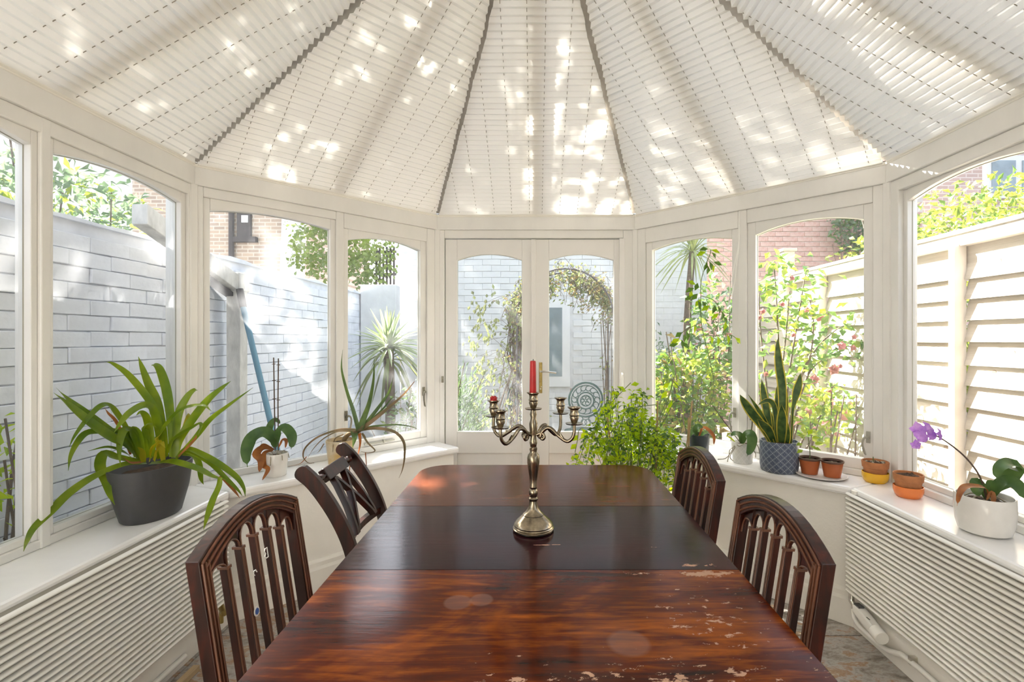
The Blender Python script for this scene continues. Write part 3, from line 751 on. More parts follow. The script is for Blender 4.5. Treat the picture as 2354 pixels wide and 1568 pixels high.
part(F_B, 'cover_strip', M_DOOR, dr, bu(.575), bu(.612), -.016, .006, .012, 1.996)
mb = MB(); mb.tube([F_B(bu(.592), .008, .945), F_B(bu(.592), .026, .955), F_B(bu(.592), .026, 1.075), F_B(bu(.592), .008, 1.085)], .007, 8); mb.build('pull_handle', M_PLASTIC, dr, smooth=40)

# ------------------------------------------------------------------ roof: bars, glass, pleated blinds
class Slope:
    """facet of the roof: u along the eaves of face F, s up the slope, n below the glass plane"""
    def __init__(s, F, u_off=0.0):
        s.F = F; s.c, s.s_ = cos(PITCH), sin(PITCH)
    def __call__(s, u, sl, n):
        # in-plane: inward run sl*cos, rise sl*sin; n moves down and outwards
        p = s.F(u, sl * s.c + n * s.s_, 0)
        return Vector((p.x, p.y, ZE + .012 + sl * s.s_ - n * s.c))
SLEN = RUN / cos(PITCH)
roof = tag(empty('ceiling', (APX, APY, ZE)), 'pitched conservatory roof with dark bars behind pleated blinds', kind='structure')
def rbox(mb, S, u0, u1, s0, s1, n0, n1): mb.box(u0, u1, s0, s1, n0, n1, 0, f=S)
slopes = [(F_L, 'left'), (F_AL, 'al'), (F_B, 'back'), (F_AR, 'ar'), (F_R, 'right')]
half8 = math.tan(pi / 8)
def limits(key, F, s):
    """u range at slope distance s"""
    run = s * cos(PITCH)
    if key in ('al', 'back', 'ar'):
        k = F.L / 2 / RUN
        return run * k, F.L - run * k
    k = half8 * 1.0
    k = (CL1[1] - APY) / RUN if key == 'left' else (CR1[1] - APY) / RUN
    if key == 'left': return 0.0, F.L - run * k
    return run * k, F.L
for F, key in slopes:
    S = Slope(F)
    # glass
    a0, a1 = limits(key, F, 0); b0, b1 = limits(key, F, SLEN)
    mb = MB(); mb.add([S(a0, -.10, -.085), S(a1, -.10, -.085), S(b1, SLEN, -.085), S(b0, SLEN, -.085)], [(0, 1, 2, 3)] if b1 - b0 > .01 else [(0, 1, 2)])
    mb.build('roof_pane', M_GLASSR, roof)
    # glazing bars
    mids = [F.L / 2] if key in ('al', 'back', 'ar') else ([F.L - .66 - .66 * i for i in range(6)] if key == 'left' else [.66 + .66 * i for i in range(6)])
    for um in mids:
        smax = SLEN - .05
        if key == 'left': smax = min(SLEN, (F.L - um) / (CL1[1] - APY) * RUN / cos(PITCH)) - .04
        if key == 'right': smax = min(SLEN, um / (CR1[1] - APY) * RUN / cos(PITCH)) - .04
        mb = MB(); rbox(mb, S, um - .032, um + .032, 0.0, smax, -.075, -.002); mb.build('glazing_bar', M_RAFTER, roof)
# hips and ridge
def hip(p, wd=.042):
    a = Vector((p[0], p[1], ZE + .006)); b = Vector((APX, APY, ZA + .0))
    d = (b - a).normalized(); side = d.cross(Vector((0, 0, 1))).normalized(); up = side.cross(d)
    mb = MB(); lo = [a + side * x + up * y for x, y in ((-wd, .012), (wd, .012), (wd, .09), (-wd, .09))]
    hi = [q_ + (b - a) for q_ in lo]; mb.prism(lo, hi); mb.build('hip_bar', M_HIP, roof, bevel=.004)
for p in (CL1, CL2, CR2, CR1): hip(p)
mb = MB(); mb.box(APX - .03, APX + .03, YF, APY + .03, ZA - .03, ZA + .1); mb.build('ridge_beam', M_HIP, roof)

PIT = 0.0332; DEP = 0.0150
def blind(F, key, label):
    S = Slope(F); cpos = F(F.L / 2, .3, ZE)
    root = thing('pleated_blind', label, 'blind', cpos, group='pleated roof blinds')
    gap = 0.011
    mb = MB(); n = int((SLEN - .03) / PIT)
    rows = []
    rj = random.Random(sum(map(ord, key)))
    for i in range(2 * n + 1):
        s = .012 + i * PIT / 2; nn = .006 + (DEP if i % 2 == 0 else 0.0)
        u0, u1 = limits(key, F, s)
        g = gap + (.004 * rj.random()) + .012 * math.sin(s * 9 + len(key)) ** 2 * (s / SLEN)
        if key != 'left': u0 += g
        if key != 'right': u1 -= g
        if u1 - u0 < .05: break
        rows.append((s, nn, u0, u1))
    K = 24
    for (s, nn, u0, u1) in rows: mb.v += [S(u0 + (u1 - u0) * k / K, s, nn + .0016 * math.sin((u0 + (u1 - u0) * k / K) * 7 + s * 5)) for k in range(K + 1)]
    for i in range(len(rows) - 1):
        for k in range(K):
            a = i * (K + 1) + k; mb.f.append([a, a + 1, a + K + 2, a + K + 1]); mb.m.append(0)
    mb.build('fabric', M_BLIND, root)
    s0 = rows[0]
    mb = MB(); rbox(mb, S, s0[2], s0[3], 0.0, .014, .004, .024); mb.build('bottom_rail', M_RAIL, root, bevel=.002)
    # cords threaded through the pleats
    cu = []
    if key == 'left': cu = [F.L - .10 - .13 * i for i in range(27)]
    elif key == 'right': cu = [.10 + .13 * i for i in range(27)]
    else:
        cu = [F.L / 2 - .045, F.L / 2 + .04] + [F.L / 2 - .045 - .118 * i for i in range(1, 6)] + [F.L / 2 + .04 + .118 * i for i in range(1, 6)]
    for u in cu:
        last = None
        for (s, nn, a, b_) in rows:
            if a + .004 <= u <= b_ - .004: last = s
        if last is None or last < .06: continue
        c = MB(); c.tube([S(u, .01, .0115), S(u, last, .0115)], .0014, 5); c.build('cord', M_CORD, root)
    return root
for F, key, lab in ((F_L, 'left', 'pleated cream roof blind on the left slope above the strappy plant'), (F_AL, 'al', 'triangular pleated blind over the angled bay left of the doors'),
                    (F_B, 'back', 'triangular pleated blind over the french doors'), (F_AR, 'ar', 'triangular sunlit pleated blind over the bay right of the doors'), (F_R, 'right', 'pleated cream roof blind on the right slope above the purple orchid')):
    blind(F, key, lab)
# hanging pull cord of the right-hand blind
mb = MB()
P0 = F_AR(.715, .02, ZB - .005)
mb.tube(spline([P0, F_AR(.712, .03, 1.86), F_AR(.690, .035, 1.74), F_AR(.665, .035, 1.60), F_AR(.652, .03, 1.50)], 5), .0022, 5)
mb.tube(spline([P0, F_AR(.716, .035, 1.86), F_AR(.704, .04, 1.74), F_AR(.690, .04, 1.62), F_AR(.652, .03, 1.50)], 5), .0022, 5)
tag(mb.build('blind_pull_cord', M_PLASTIC), 'thin white pull cord hanging on the mullion right of the doors', 'cord')

# ------------------------------------------------------------------ radiators
def radiator(side, label):
    if side < 0: xf, xb, yfar, ztop, zb = -1.358, -1.412, 2.165, .602, .150
    else: xf, xb, yfar, ztop, zb = 1.412, 1.452, 2.215, .622, .165
    y0 = .12
    root = thing('radiator', label, 'radiator', ((xf + xb) / 2, (y0 + yfar) / 2, 0))
    nr = 22; p = (ztop - zb) / nr; s = 1 if xf > xb else -1
    proto = None
    for i in range(nr):
        z = zb + p * (i + .5)
        if proto is None:
            mb = MB(); pr = [(0, -.0062), (.009, -.0062), (.014, -.0044), (.0165, 0), (.014, .0044), (.009, .0062), (0, .0062)]
            lo = [Vector((xf + s * (k - .0165), y0, z + w_)) for k, w_ in pr]; hi = [Vector((q_.x, yfar, q_.z)) for q_ in lo]
            mb.prism(lo, hi); proto = mb.build('tube', M_RAD, root, smooth=50); zp = z
        else:
            o = proto.copy(); COL.objects.link(o); o.parent = root; o.location = (0, 0, z - zp)
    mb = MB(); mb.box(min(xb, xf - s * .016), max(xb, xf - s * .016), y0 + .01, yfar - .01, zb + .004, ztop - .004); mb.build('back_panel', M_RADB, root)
    mb = MB()
    for z in (ztop - .03, zb + .05): mb.box(min(xb, xb - s * .006), max(xb, xb - s * .006), yfar - .10, yfar - .06, z, z + .03)
    mb.build('bracket', M_RAD, root)
    mb = MB(); mb.tube([(xb + s * .012, yfar - .03, ztop - .005), (xb + s * .012, yfar - .03, ztop + .012)], .017, 12); mb.build('end_cap', M_RAD, root, smooth=40)
    return root
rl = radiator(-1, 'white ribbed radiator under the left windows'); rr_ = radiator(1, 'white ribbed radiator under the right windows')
# thermostatic valve and pipe of the right radiator
vroot = thing('radiator_valve', 'white electronic thermostat valve at the foot of the right radiator', 'thermostat', (1.42, 2.10, .12))
a, b_ = Vector((1.425, 2.155, .128)), Vector((1.405, 2.005, .112)); d = (b_ - a).normalized()
def rbar(mb, a, b_, w_, h_, up=Vector((0, 0, 1))):
    d = (b_ - a).normalized(); sd = d.cross(up).normalized(); uu = sd.cross(d)
    lo = [a + sd * x + uu * y for x, y in ((-w_, -h_), (w_, -h_), (w_, h_), (-w_, h_))]; mb.prism(lo, [q_ + (b_ - a) for q_ in lo])
mb = MB(); rbar(mb, a, b_, .020, .022); vb = mb.build('body', M_PLASTIC, vroot, bevel=.006)
mb = MB(); mb.tube([b_ - d * .004, b_ + d * .045], .027, 20); mb.build('dial', M_PLASTIC, vroot, smooth=40, bevel=.003)
mb = MB(); mb.box(1.4045, 1.4295, 2.112, 2.146, .1445, .1515); dsp = mb.build('display', M_LCD, vroot)
mb = MB(); mb.box(1.398, 1.402, 2.035, 2.055, .1405, .1415); mb.build('marking', M_DARKMARK, vroot)
mb = MB(); mb.tube([(1.425, 2.15, .12), (1.438, 2.21, .125), (1.44, 2.215, .17)], .012, 10); mb.build('valve_tail', M_CHROME, vroot, smooth=50)
mb = MB(); mb.tube(spline([(1.435, 2.19, .10), (1.432, 2.17, .055), (1.428, 2.10, .048), (1.425, 1.98, .055), (1.430, 1.92, .075), (1.433, 1.86, .085), (1.432, 1.5, .085), (1.432, .6, .085), (1.432, -.2, .085)], 5), .0105, 10)
pr = tag(mb.build('heating_pipe', M_PIPE, smooth=50), 'white painted heating pipe along the skirting under the right radiator', 'pipe')
mb = MB(); mb.box(1.425, 1.452, 1.845, 1.862, .075, .107); mb.build('pipe_clip', M_CHROME, pr, bevel=.002)
# left: boxed skirting strip, pipe and batten
mb = MB(); mb.tube([(-1.40, -1.2, .045), (-1.40, 1.95, .045)], .011, 10); tag(mb.build('heating_pipe', M_PIPE, smooth=50), 'white painted heating pipe at floor level under the left radiator', 'pipe')
mb = MB(); mb.box(-1.352, -1.326, .3, 1.93, .001, .024); tag(mb.build('wooden_batten', M_BEIGE, bevel=.002), 'strip of bare beige wood lying on the floor below the left radiator', 'batten')
mb = MB(); mb.tube([(-1.395, 2.17, .17), (-1.395, 2.17, .05)], .009, 8); mb.tube([(-1.395, 2.17, .12), (-1.35, 2.12, .12)], .013, 10); tag(mb.build('lockshield_valve', M_BRASS, smooth=50), 'small brass valve below the far end of the left radiator', 'valve')

# ------------------------------------------------------------------ dining table
TZ = 0.750; TH = 0.022
tab = thing('dining_table', 'worn mahogany dining table with three-piece top in the middle of the room', 'table', (0.008, 1.42, 0))
XT0, XT1 = -0.492, 0.502; YT = [0.64, 1.192, 1.646, 2.184]; rc = 0.115
def corner(cx, cy, a0, n=8): return [(cx + rc * cos(a0 + pi / 2 * i / n), cy + rc * sin(a0 + pi / 2 * i / n)) for i in range(n + 1)]
def topslab(name, poly, mat, y0, y1):
    mb = MB(); n = len(poly)
    # reeded edge: slight waist in the profile
    prof = [(0.004, -TH), (0.0, -TH * .7), (0.004, -TH * .5), (0.0, -TH * .3), (0.003, 0.0)]
    cx = (XT0 + XT1) / 2; cy = (y0 + y1) / 2; loops = []
    for ins, z in prof:
        lp = []
        for x, y in poly:
            lp.append(Vector((x - math.copysign(ins, x - cx), y, TZ + z)))
        loops.append(lp)
    vs = [p for l in loops for p in l]; fs = [tuple(reversed(range(n))), tuple(range((len(loops) - 1) * n, len(loops) * n))]
    for i in range(len(loops) - 1):
        for k in range(n): fs.append((i * n + k, i * n + (k + 1) % n, (i + 1) * n + (k + 1) % n, (i + 1) * n + k))
    mb.add(vs, fs); return mb
e = .0012
near = corner(XT1 - rc, YT[0] + rc, -pi / 2) + [(XT1, YT[1] - e), (XT0, YT[1] - e)] + corner(XT0 + rc, YT[0] + rc, pi)
far = [(XT1, YT[2] + e)] + corner(XT1 - rc, YT[3] - rc, 0) + corner(XT0 + rc, YT[3] - rc, pi / 2) + [(XT0, YT[2] + e)]
def world_origin(o):
    # object coordinates equal to room coordinates, so that the wear sits where it is on the table
    inv = wm(tab); o.data.transform(inv); o.matrix_local = inv.inverted(); return o
world_origin(tag(topslab('n', near, None, YT[0], YT[1]).build('table_top', M_TABLE, tab), 'scratched reddish near section'))
world_origin(tag(topslab('l', [(XT0, YT[1] + e), (XT1, YT[1] + e), (XT1, YT[2] - e), (XT0, YT[2] - e)], None, YT[1], YT[2]).build('table_leaf', M_LEAF, tab), 'darker middle leaf'))
world_origin(topslab('f', far, None, YT[2], YT[3]).build('table_top', M_TABLEFAR, tab))
mb = MB(); mb.box(XT0 + .10, XT1 - .10, YT[0] + .12, YT[3] - .12, TZ - TH - .05, TZ - TH); mb.build('apron', M_CHAIR, tab, bevel=.003)
for py in (.98, 1.86):
    mb = MB(); mb.lathe([(.06, .18), (.075, .22), (.05, .27), (.042, .34), (.06, .42), (.075, .47), (.055, .53), (.04, .58), (.07, .64), (.09, .68)], (.008, py, 0), 20); mb.build('pedestal', M_CHAIR, tab, smooth=50)
    for a in (pi / 4, 3 * pi / 4, -pi / 4, -3 * pi / 4):
        mb = MB(); dx, dy = cos(a), sin(a)
        pts = spline([(.008 + dx * .04, py + dy * .04, .24), (.008 + dx * .15, py + dy * .15, .23), (.008 + dx * .27, py + dy * .27, .12), (.008 + dx * .35, py + dy * .35, .035)], 4)
        mb.tube(pts, lin(.03, .017, len(pts)), 8); lg = mb.build('leg', M_CHAIR, tab, smooth=50)
        mb = MB(); mb.tube([(.008 + dx * .35, py + dy * .35, .05), (.008 + dx * .35, py + dy * .35, .0)], .016, 10); mb.build('brass_castor', M_BRASS, lg)

# ------------------------------------------------------------------ chairs
def railback_chair(name, label, loc, rz, group):
    """x across the back, +y towards the front, origin on the floor under the back of the seat"""
    root = thing(name, label, 'chair', loc, rz, group); W = .213
    def P(x, z, y=0.0):    # point on the raked back plane
        return Vector((x, -(z - .43) * .155 + y, z))
    TH_ = .014
    def bx_(mb, pts, t=TH_, m=0):      # outline on the back plane, thickness t either side
        mb.prism([P(x, z, -t) for x, z in pts], [P(x, z, t) for x, z in pts], m)
    # stiles running down into the back legs
    zt = .845
    for s in (-1, 1):
        mb = MB()
        bx_(mb, [(s * W, .43), (s * (W - .034), .43), (s * (W - .034), zt - .012), (s * W, zt + .002)][::s], .015)
        st = mb.build('stile', M_CHAIR, root, local=True, bevel=.002)
        for k in range(3):      # reeds on the face
            mb = MB(); xx = s * (W - .007 - k * .010)
            mb.tube([P(xx, .46, .0155), P(xx, zt - .006, .0155)], .0036, 6, flat=.8); mb.build('reed', M_CHAIRE, st, local=True, smooth=60)
        mb = MB(); pts = [Vector((s * (W - .017), 0, .44)), Vector((s * (W - .017), -.005, .30)), Vector((s * (W - .017), -.035, .12)), Vector((s * (W - .017), -.065, 0.0))]
        mb.tube(pts, [.021, .021, .019, .016], 4); mb.build('leg', M_CHAIR, root, local=True, bevel=.002)
    # arched crest
    def crest(t, off): return (t * (W - off), zt + .060 * (1 - t * t) - off * 1.0)
    n = 16; ts = [-1 + 2 * i / n for i in range(n + 1)]
    mb = MB(); bx_(mb, [crest(t, 0) for t in ts] + [crest(t, .036) for t in reversed(ts)], .015); cr = mb.build('crest_rail', M_CHAIR, root, local=True, bevel=.002)
    for k in range(3):
        mb = MB(); mb.tube([P(*crest(t, .006 + k * .011), .0155) for t in ts], .0036, 6); mb.build('reed', M_CHAIRE, cr, local=True, smooth=60)
    # five slats
    xs = [-.118 + .059 * i for i in range(5)]
    def under(x): t = x / (W - .036); return zt + .060 * (1 - t * t) - .036
    zc = lambda x: under(x) - .050
    for x in xs:
        mb = MB(); bx_(mb, [(x - .0065, .47), (x + .0065, .47), (x + .0065, zc(x)), (x - .0065, zc(x))], .0085)
        sl = mb.build('slat', M_CHAIR, root, local=True, bevel=.0015)
        mb = MB()
        for k in (-.0034, .0034): mb.tube([P(x + k, .48, .009), P(x + k, zc(x), .009)], .0026, 6)
        mb.build('reed', M_CHAIRE, sl, local=True, smooth=60)
        mb = MB(); zz = zc(x); bx_(mb, [(x - .0085, zz - .0035), (x + .0085, zz - .0035), (x + .0085, zz + .0035), (x - .0085, zz + .0035)], .012); mb.build('collar', M_CHAIRE, sl, local=True, bevel=.001)
    # gothic tracery: round arches springing from collar to collar, spandrels up to the crest
    ed = [-(W - .034)] + xs + [W - .034]
    arcs = []
    for a_, b_ in zip(ed[:-1], ed[1:]):
        hw = (b_ - a_) / 2 - .003; mid = (a_ + b_) / 2; za_, zb_ = zc(a_ * .97), zc(b_ * .97); top = min(under(a_ + .004), under(b_ - .004)) - .003
        pts = []
        for i in range(13):
            t_ = pi - pi * i / 12; base_ = za_ + (zb_ - za_) * i / 12
            pts.append((mid + hw * cos(t_), base_ + (top - base_) * sin(t_) ** .7 if 0 < i < 12 else base_))
        arcs.append(pts)
        mb = MB(); mb.tube([P(x, z, 0) for x, z in pts], .0042, 6, flat=1.0); ta = mb.build('tracery_arch', M_CHAIR, root, local=True, smooth=60)
        mb = MB(); mb.tube([P(x, z, .0045) for x, z in pts], .0024, 5); mb.build('bead', M_CHAIRE, ta, local=True, smooth=60)
        out_ = pts[2:11] + [(x, under(x) + .004) for x in lin(pts[10][0], pts[2][0], 7)]
        mb = MB(); bx_(mb, list(reversed(out_)), .005); mb.build('spandrel', M_CHAIR, root, local=True)
    # seat
    mb = MB(); mb.prism([(-.20, -.01, .385), (.20, -.01, .385), (.235, .40, .385), (-.235, .40, .385)], [(-.20, -.01, .44), (.20, -.01, .44), (.235, .40, .44), (-.235, .40, .44)]); mb.build('seat_rail', M_CHAIR, root, local=True, bevel=.004)
    mb = MB(); mb.prism([(-.185, .012, .441), (.185, .012, .441), (.222, .39, .441), (-.222, .39, .441)], [(-.17, .03, .468), (.17, .03, .468), (.205, .37, .468), (-.205, .37, .468)]); mb.build('seat', M_SEAT, root, local=True, bevel=.01)
    for s in (-1, 1):
        mb = MB(); mb.tube([(s * .21, .375, .40), (s * .21, .377, .2), (s * .21, .38, 0)], [.022, .019, .014], 8); mb.build('leg', M_CHAIR, root, local=True, smooth=50)
    mb = MB(); bx_(mb, [(-W + .02, .455), (W - .02, .455), (W - .02, .485), (-W + .02, .485)], .012); mb.build('bottom_rail', M_CHAIR, root, local=True, bevel=.002)
    return root
# local +y (front) must face the table: left chairs face +x (rz = -90 deg), right chairs face -x (rz = +90 deg)
SPC = 'reeded rail-back chairs round the table'
c1 = railback_chair('dining_chair', 'dark mahogany rail-back dining chair at the near left, in front of the radiator', (-.655, 1.235, 0), -pi / 2, SPC)
c2 = railback_chair('dining_chair', 'dark mahogany rail-back dining chair at the near right of the table', (.548, 1.225, 0), pi / 2, SPC)
c3 = railback_chair('dining_chair', 'dark mahogany rail-back dining chair at the far right, beside the climbing plant', (.552, 1.82, 0), pi / 2, SPC)
# little white clips and a blue price dot left on the near left chair
def onback(c, x, z, y):
    v = Vector((x, -(z - .43) * .155 + y, z)); return wm(c) @ v
for (x, z) in ((-.004, .765), (.053, .740)):
    mb = MB()
    ctr = [(-.006, -.012), (-.006, .012), (.003, .012), (.007, .006), (.003, 0), (.008, -.006), (.003, -.012), (-.006, -.012)] if x < 0 else [(-.008, 0), (-.004, .007), (.004, .007), (.006, 0), (.002, -.004)]
    mb.tube([onback(c1, x - .012 + a_, z + b_, .018) for a_, b_ in ctr], .0013, 5); mb.build('clip', M_PLASTIC, c1, smooth=60)
mb = MB(); p0 = onback(c1, .059 - .004, .655, .0165); dirn = Vector((1, 0, .15)).normalized()
mb.tube([p0, p0 + dirn * .0012], .011, 18); stk = mb.build('sticker', M_PLASTIC, c1)
M_BLUEDOT = simple('blue_dot', (0.05, 0.14, 0.45), .5)
mb = MB(); mb.tube([p0 + dirn * .0010, p0 + dirn * .0018], .0075, 16); mb.build('blue_dot', M_BLUEDOT, stk)

def lattice_chair(name, label, loc, rz):
    root = thing(name, label, 'chair', loc, rz); W = .195
    prof = [(.44, 0.0), (.52, -.006), (.60, -.030), (.68, -.068), (.75, -.112), (.80, -.150), (.832, -.185)]    # (z, y) of the sabre stile
    def Y(z):
        for (z0, y0), (z1, y1) in zip(prof[:-1], prof[1:]):
            if z <= z1: return y0 + (y1 - y0) * (z - z0) / (z1 - z0)
        return prof[-1][1]
    for s in (-1, 1):
        pts = spline([Vector((0, y, z)) for z, y in prof], 4); left = []; right = []
        for i, p in enumerate(pts):
            d = (pts[min(i + 1, len(pts) - 1)] - pts[max(i - 1, 0)]).normalized(); nrm = Vector((0, d.z, -d.y))
            hw = .021 + .006 * (i / len(pts)); left.append(p + nrm * hw); right.append(p - nrm * hw)
        dtop = (pts[-1] - pts[-2]).normalized(); c = pts[-1]; nrm = Vector((0, dtop.z, -dtop.y))
        cap = [c + nrm * (.028 * cos(pi * k / 8)) + dtop * (.024 * sin(pi * k / 8)) for k in range(1, 8)]
        outl = left + cap + list(reversed(right)); t = .0125
        mb = MB(); mb.prism([Vector((s * W - t, p.y, p.z)) for p in outl], [Vector((s * W + t, p.y, p.z)) for p in outl]); mb.build('stile', M_CHAIR, root, local=True, bevel=.002)
        mb = MB(); mb.tube([(s * W, 0, .45), (s * W, -.004, .30), (s * W, -.04, .12), (s * W, -.085, 0)], [.020, .020, .018, .015], 8); mb.build('leg', M_CHAIR, root, local=True, smooth=50)
    # turned top rail with a flat tablet
    zt, yt = .795, Y(.795) 
    mb = MB(); xs_ = [-.185, -.165, -.155, -.145, -.13, -.115, -.10, .10, .115, .13, .145, .155, .165, .185]
    mb.tube([(x, yt, zt) for x in xs_], [.010, .012, .017, .010, .015, .009, .012, .012, .009, .015, .010, .017, .012, .010], 12); tr = mb.build('top_rail', M_CHAIR, root, local=True, smooth=50)
    dy = Vector((0, .62, -.78)); 
    mb = MB(); up = Vector((0, -.55, .83)); nr = Vector((0, .83, .55)); c = Vector((0, yt, zt))
    lo = [c + Vector((x, 0, 0)) + up * h - nr * .013 for x, h in ((-.105, -.026), (.105, -.026), (.105, .026), (-.105, .026))]
    mb.prism(lo, [p + nr * .026 for p in lo]); mb.build('tablet', M_CHAIR, tr, local=True, bevel=.004)
    # cross lattice between the top rail and a curved lower rail
    zl = .575
    def bar(xa, xb, name='lattice_bar', hw=.0085):
        pts = [Vector((xa + (xb - xa) * i / 8, Y(zl + (zt - .02 - zl) * i / 8), zl + (zt - .02 - zl) * i / 8)) for i in range(9)]
        mb = MB()
        lo = []; 
        for i in range(8):
            a, b_ = pts[i], pts[i + 1]; rbar2(mb, a, b_, hw)
        mb.build(name, M_CHAIR, root, local=True)
    def rbar2(mb, a, b_, hw):
        s1 = Vector((hw, 0, 0)); t1 = Vector((0, .011, .004))
        mb.prism([a - s1 - t1, a + s1 - t1, a + s1 + t1, a - s1 + t1], [b_ - s1 - t1, b_ + s1 - t1, b_ + s1 + t1, b_ - s1 + t1])
    bar(-.115, -.06); bar(.115, .06); bar(-.105, .05); bar(.105, -.05)
    pts = [Vector((x, Y(zl) - .010 + .030 * (1 - (x / W) ** 2) * -1 + .01, zl - .012)) for x in lin(-W, W, 13)]
    mb = MB()
    for a, b_ in zip(pts[:-1], pts[1:]): mb.prism([a + Vector((0, -.011, -.014)), a + Vector((0, .011, -.014)), a + Vector((0, .011, .014)), a + Vector((0, -.011, .014))], [b_ + Vector((0, -.011, -.014)), b_ + Vector((0, .011, -.014)), b_ + Vector((0, .011, .014)), b_ + Vector((0, -.011, .014))])
    mb.build('lower_rail', M_CHAIR, root, local=True)
    mb = MB(); mb.prism([(-.20, -.01, .385), (.20, -.01, .385), (.225, .38, .385), (-.225, .38, .385)], [(-.20, -.01, .44), (.20, -.01, .44), (.225, .38, .44), (-.225, .38, .44)]); mb.build('seat_rail', M_CHAIR, root, local=True, bevel=.004)
    mb = MB(); mb.prism([(-.175, .02, .441), (.175, .02, .441), (.21, .37, .441), (-.21, .37, .441)], [(-.165, .04, .465), (.165, .04, .465), (.195, .35, .465), (-.195, .35, .465)]); mb.build('seat', M_SEAT, root, local=True, bevel=.008)
    for s in (-1, 1):
        mb = MB(); mb.tube([(s * .20, .355, .39), (s * .20, .365, .2), (s * .20, .39, 0)], [.021, .018, .013], 8); mb.build('leg', M_CHAIR, root, local=True, smooth=50)
    return root
lattice_chair('dining_chair', 'mahogany lattice-back dining chair with scrolled posts below the aloe', (-.655, 1.955, 0), -pi / 2 + .03)

# ------------------------------------------------------------------ candelabra
CX, CY = (1226 - PX) * 1.44 / FPX, 1.44
can = thing('candelabra', 'antique silver five-branch candelabra standing on the dark table leaf', 'candelabra', (CX, CY, TZ))
def lathe_part(name, prof, z0, parent, mat=M_PEWTER, c=(CX, CY), n=28):
    mb = MB(); mb.lathe(prof, (c[0], c[1], z0), n); return mb.build(name, mat, parent, smooth=38)
lathe_part('base', [(.058, .001), (.0605, .004), (.0605, .008), (.058, .010), (.0595, .013), (.057, .016), (.058, .019), (.0555, .023), (.048, .031), (.034, .043), (.031, .046), (.031, .048), (.022, .056), (.015, .068), (.012, .082), (.0115, .088)], TZ, can, n=40)
lathe_part('stem', [(.011, .086), (.0135, .090), (.0135, .094), (.010, .098), (.0125, .104), (.0135, .112), (.0125, .118), (.0095, .122), (.011, .126), (.011, .130), (.0095, .134), (.0125, .160), (.0155, .180), (.018, .200), (.0185, .213), (.016, .223), (.0115, .228),
                    (.010, .232), (.0115, .238), (.0115, .243), (.009, .246), (.010, .252), (.0115, .258), (.010, .266), (.0085, .275), (.010, .285), (.0115, .300), (.0125, .315), (.009, .325), (.008, .332), (.0105, .342), (.0085, .350), (.0075, .356)], TZ, can)
CUP = [(.0001, 0), (.0075, .001), (.010, .008), (.0135, .018), (.0125, .022), (.0145, .026), (.0125, .031), (.0115, .036), (.013, .042), (.0195, .047), (.0195, .049), (.012, .048), (.010, .040), (.0001, .040)]
PAN = [(.0001, 0), (.008, -.001), (.024, .001), (.0255, .004), (.024, .004), (.008, .002), (.0001, .002)]
lathe_part('drip_pan', PAN, TZ + .356, can); lathe_part('cup', CUP, TZ + .358, can)
# four S-curved arms; offsets of the cups measured from the stem
ARMS = [(-.122, .055, .326), (-.092, -.075, .314), (.085, .085, .330), (.118, -.035, .318)]
for (dx, dy, zc) in ARMS:
    L = sqrt(dx * dx + dy * dy); ex, ey = dx / L, dy / L
    def A(r, z): return Vector((CX + ex * r, CY + ey * r, TZ + z))
    pts = spline([A(.010, .282), A(.026, .288), A(.034, .279), A(.029, .270), A(.022, .276), A(.026, .290), A(.040, .303), A(.055, .302), A(L * .62, .283), A(L * .82, .268), A(L * .95, .278), A(L, .297), A(L, zc)], 4)
    mb = MB(); mb.tube(pts, [.0048] * 16 + lin(.0060, .0048, len(pts) - 16), 8); arm = mb.build('arm', M_PEWTER, can, smooth=60)
    mb = MB(); mb.blade(A(L * .72, .276), Vector((-ex, -ey, .55)), .022, .005, (0, 0, 1)); mb.tube([A(L * .72, .276), A(L * .66, .290)], [.005, .002], 6); mb.build('leaf_spur', M_PEWTER, arm)
    cc = (CX + dx, CY + dy)
    lathe_part('drip_pan', PAN, TZ + zc, arm, c=cc); lathe_part('cup', CUP, TZ + zc + .002, arm, c=cc)
mb = MB(); zc = TZ + .358 + .041
mb.lathe([(.0085, 0), (.0102, .004), (.0090, .09), (.0085, .100), (.005, .1015)], (CX - .001, CY, zc), 18)
cd = tag(mb.build('taper_candle', M_CANDLE, smooth=40), 'tall red taper candle in the middle cup of the candelabra', 'candle')
mb = MB(); mb.tube([(CX - .001, CY, zc + .100), (CX - .0005, CY, zc + .106)], .0011, 5); mb.build('wick', M_WICK, cd)
mb = MB(); a0 = ARMS[0]; zz = TZ + a0[2] + .043
mb.lathe([(.0095, 0), (.0115, .006), (.010, .012), (.012, .016), (.007, .019), (.003, .015)], (CX + a0[0], CY + a0[1], zz), 11, sx=1.0, sy=.85)
for k in range(5):
    an = k * 1.3; mb.tube([(CX + a0[0] + .009 * cos(an), CY + a0[1] + .009 * sin(an), zz + .012), (CX + a0[0] + .005 * cos(an), CY + a0[1] + .005 * sin(an), zz + .021)], [.0035, .0015], 5)
tag(mb.build('candle_stub', M_CANDLE, smooth=60), 'melted red candle stub in the left rear cup of the candelabra', 'candle')

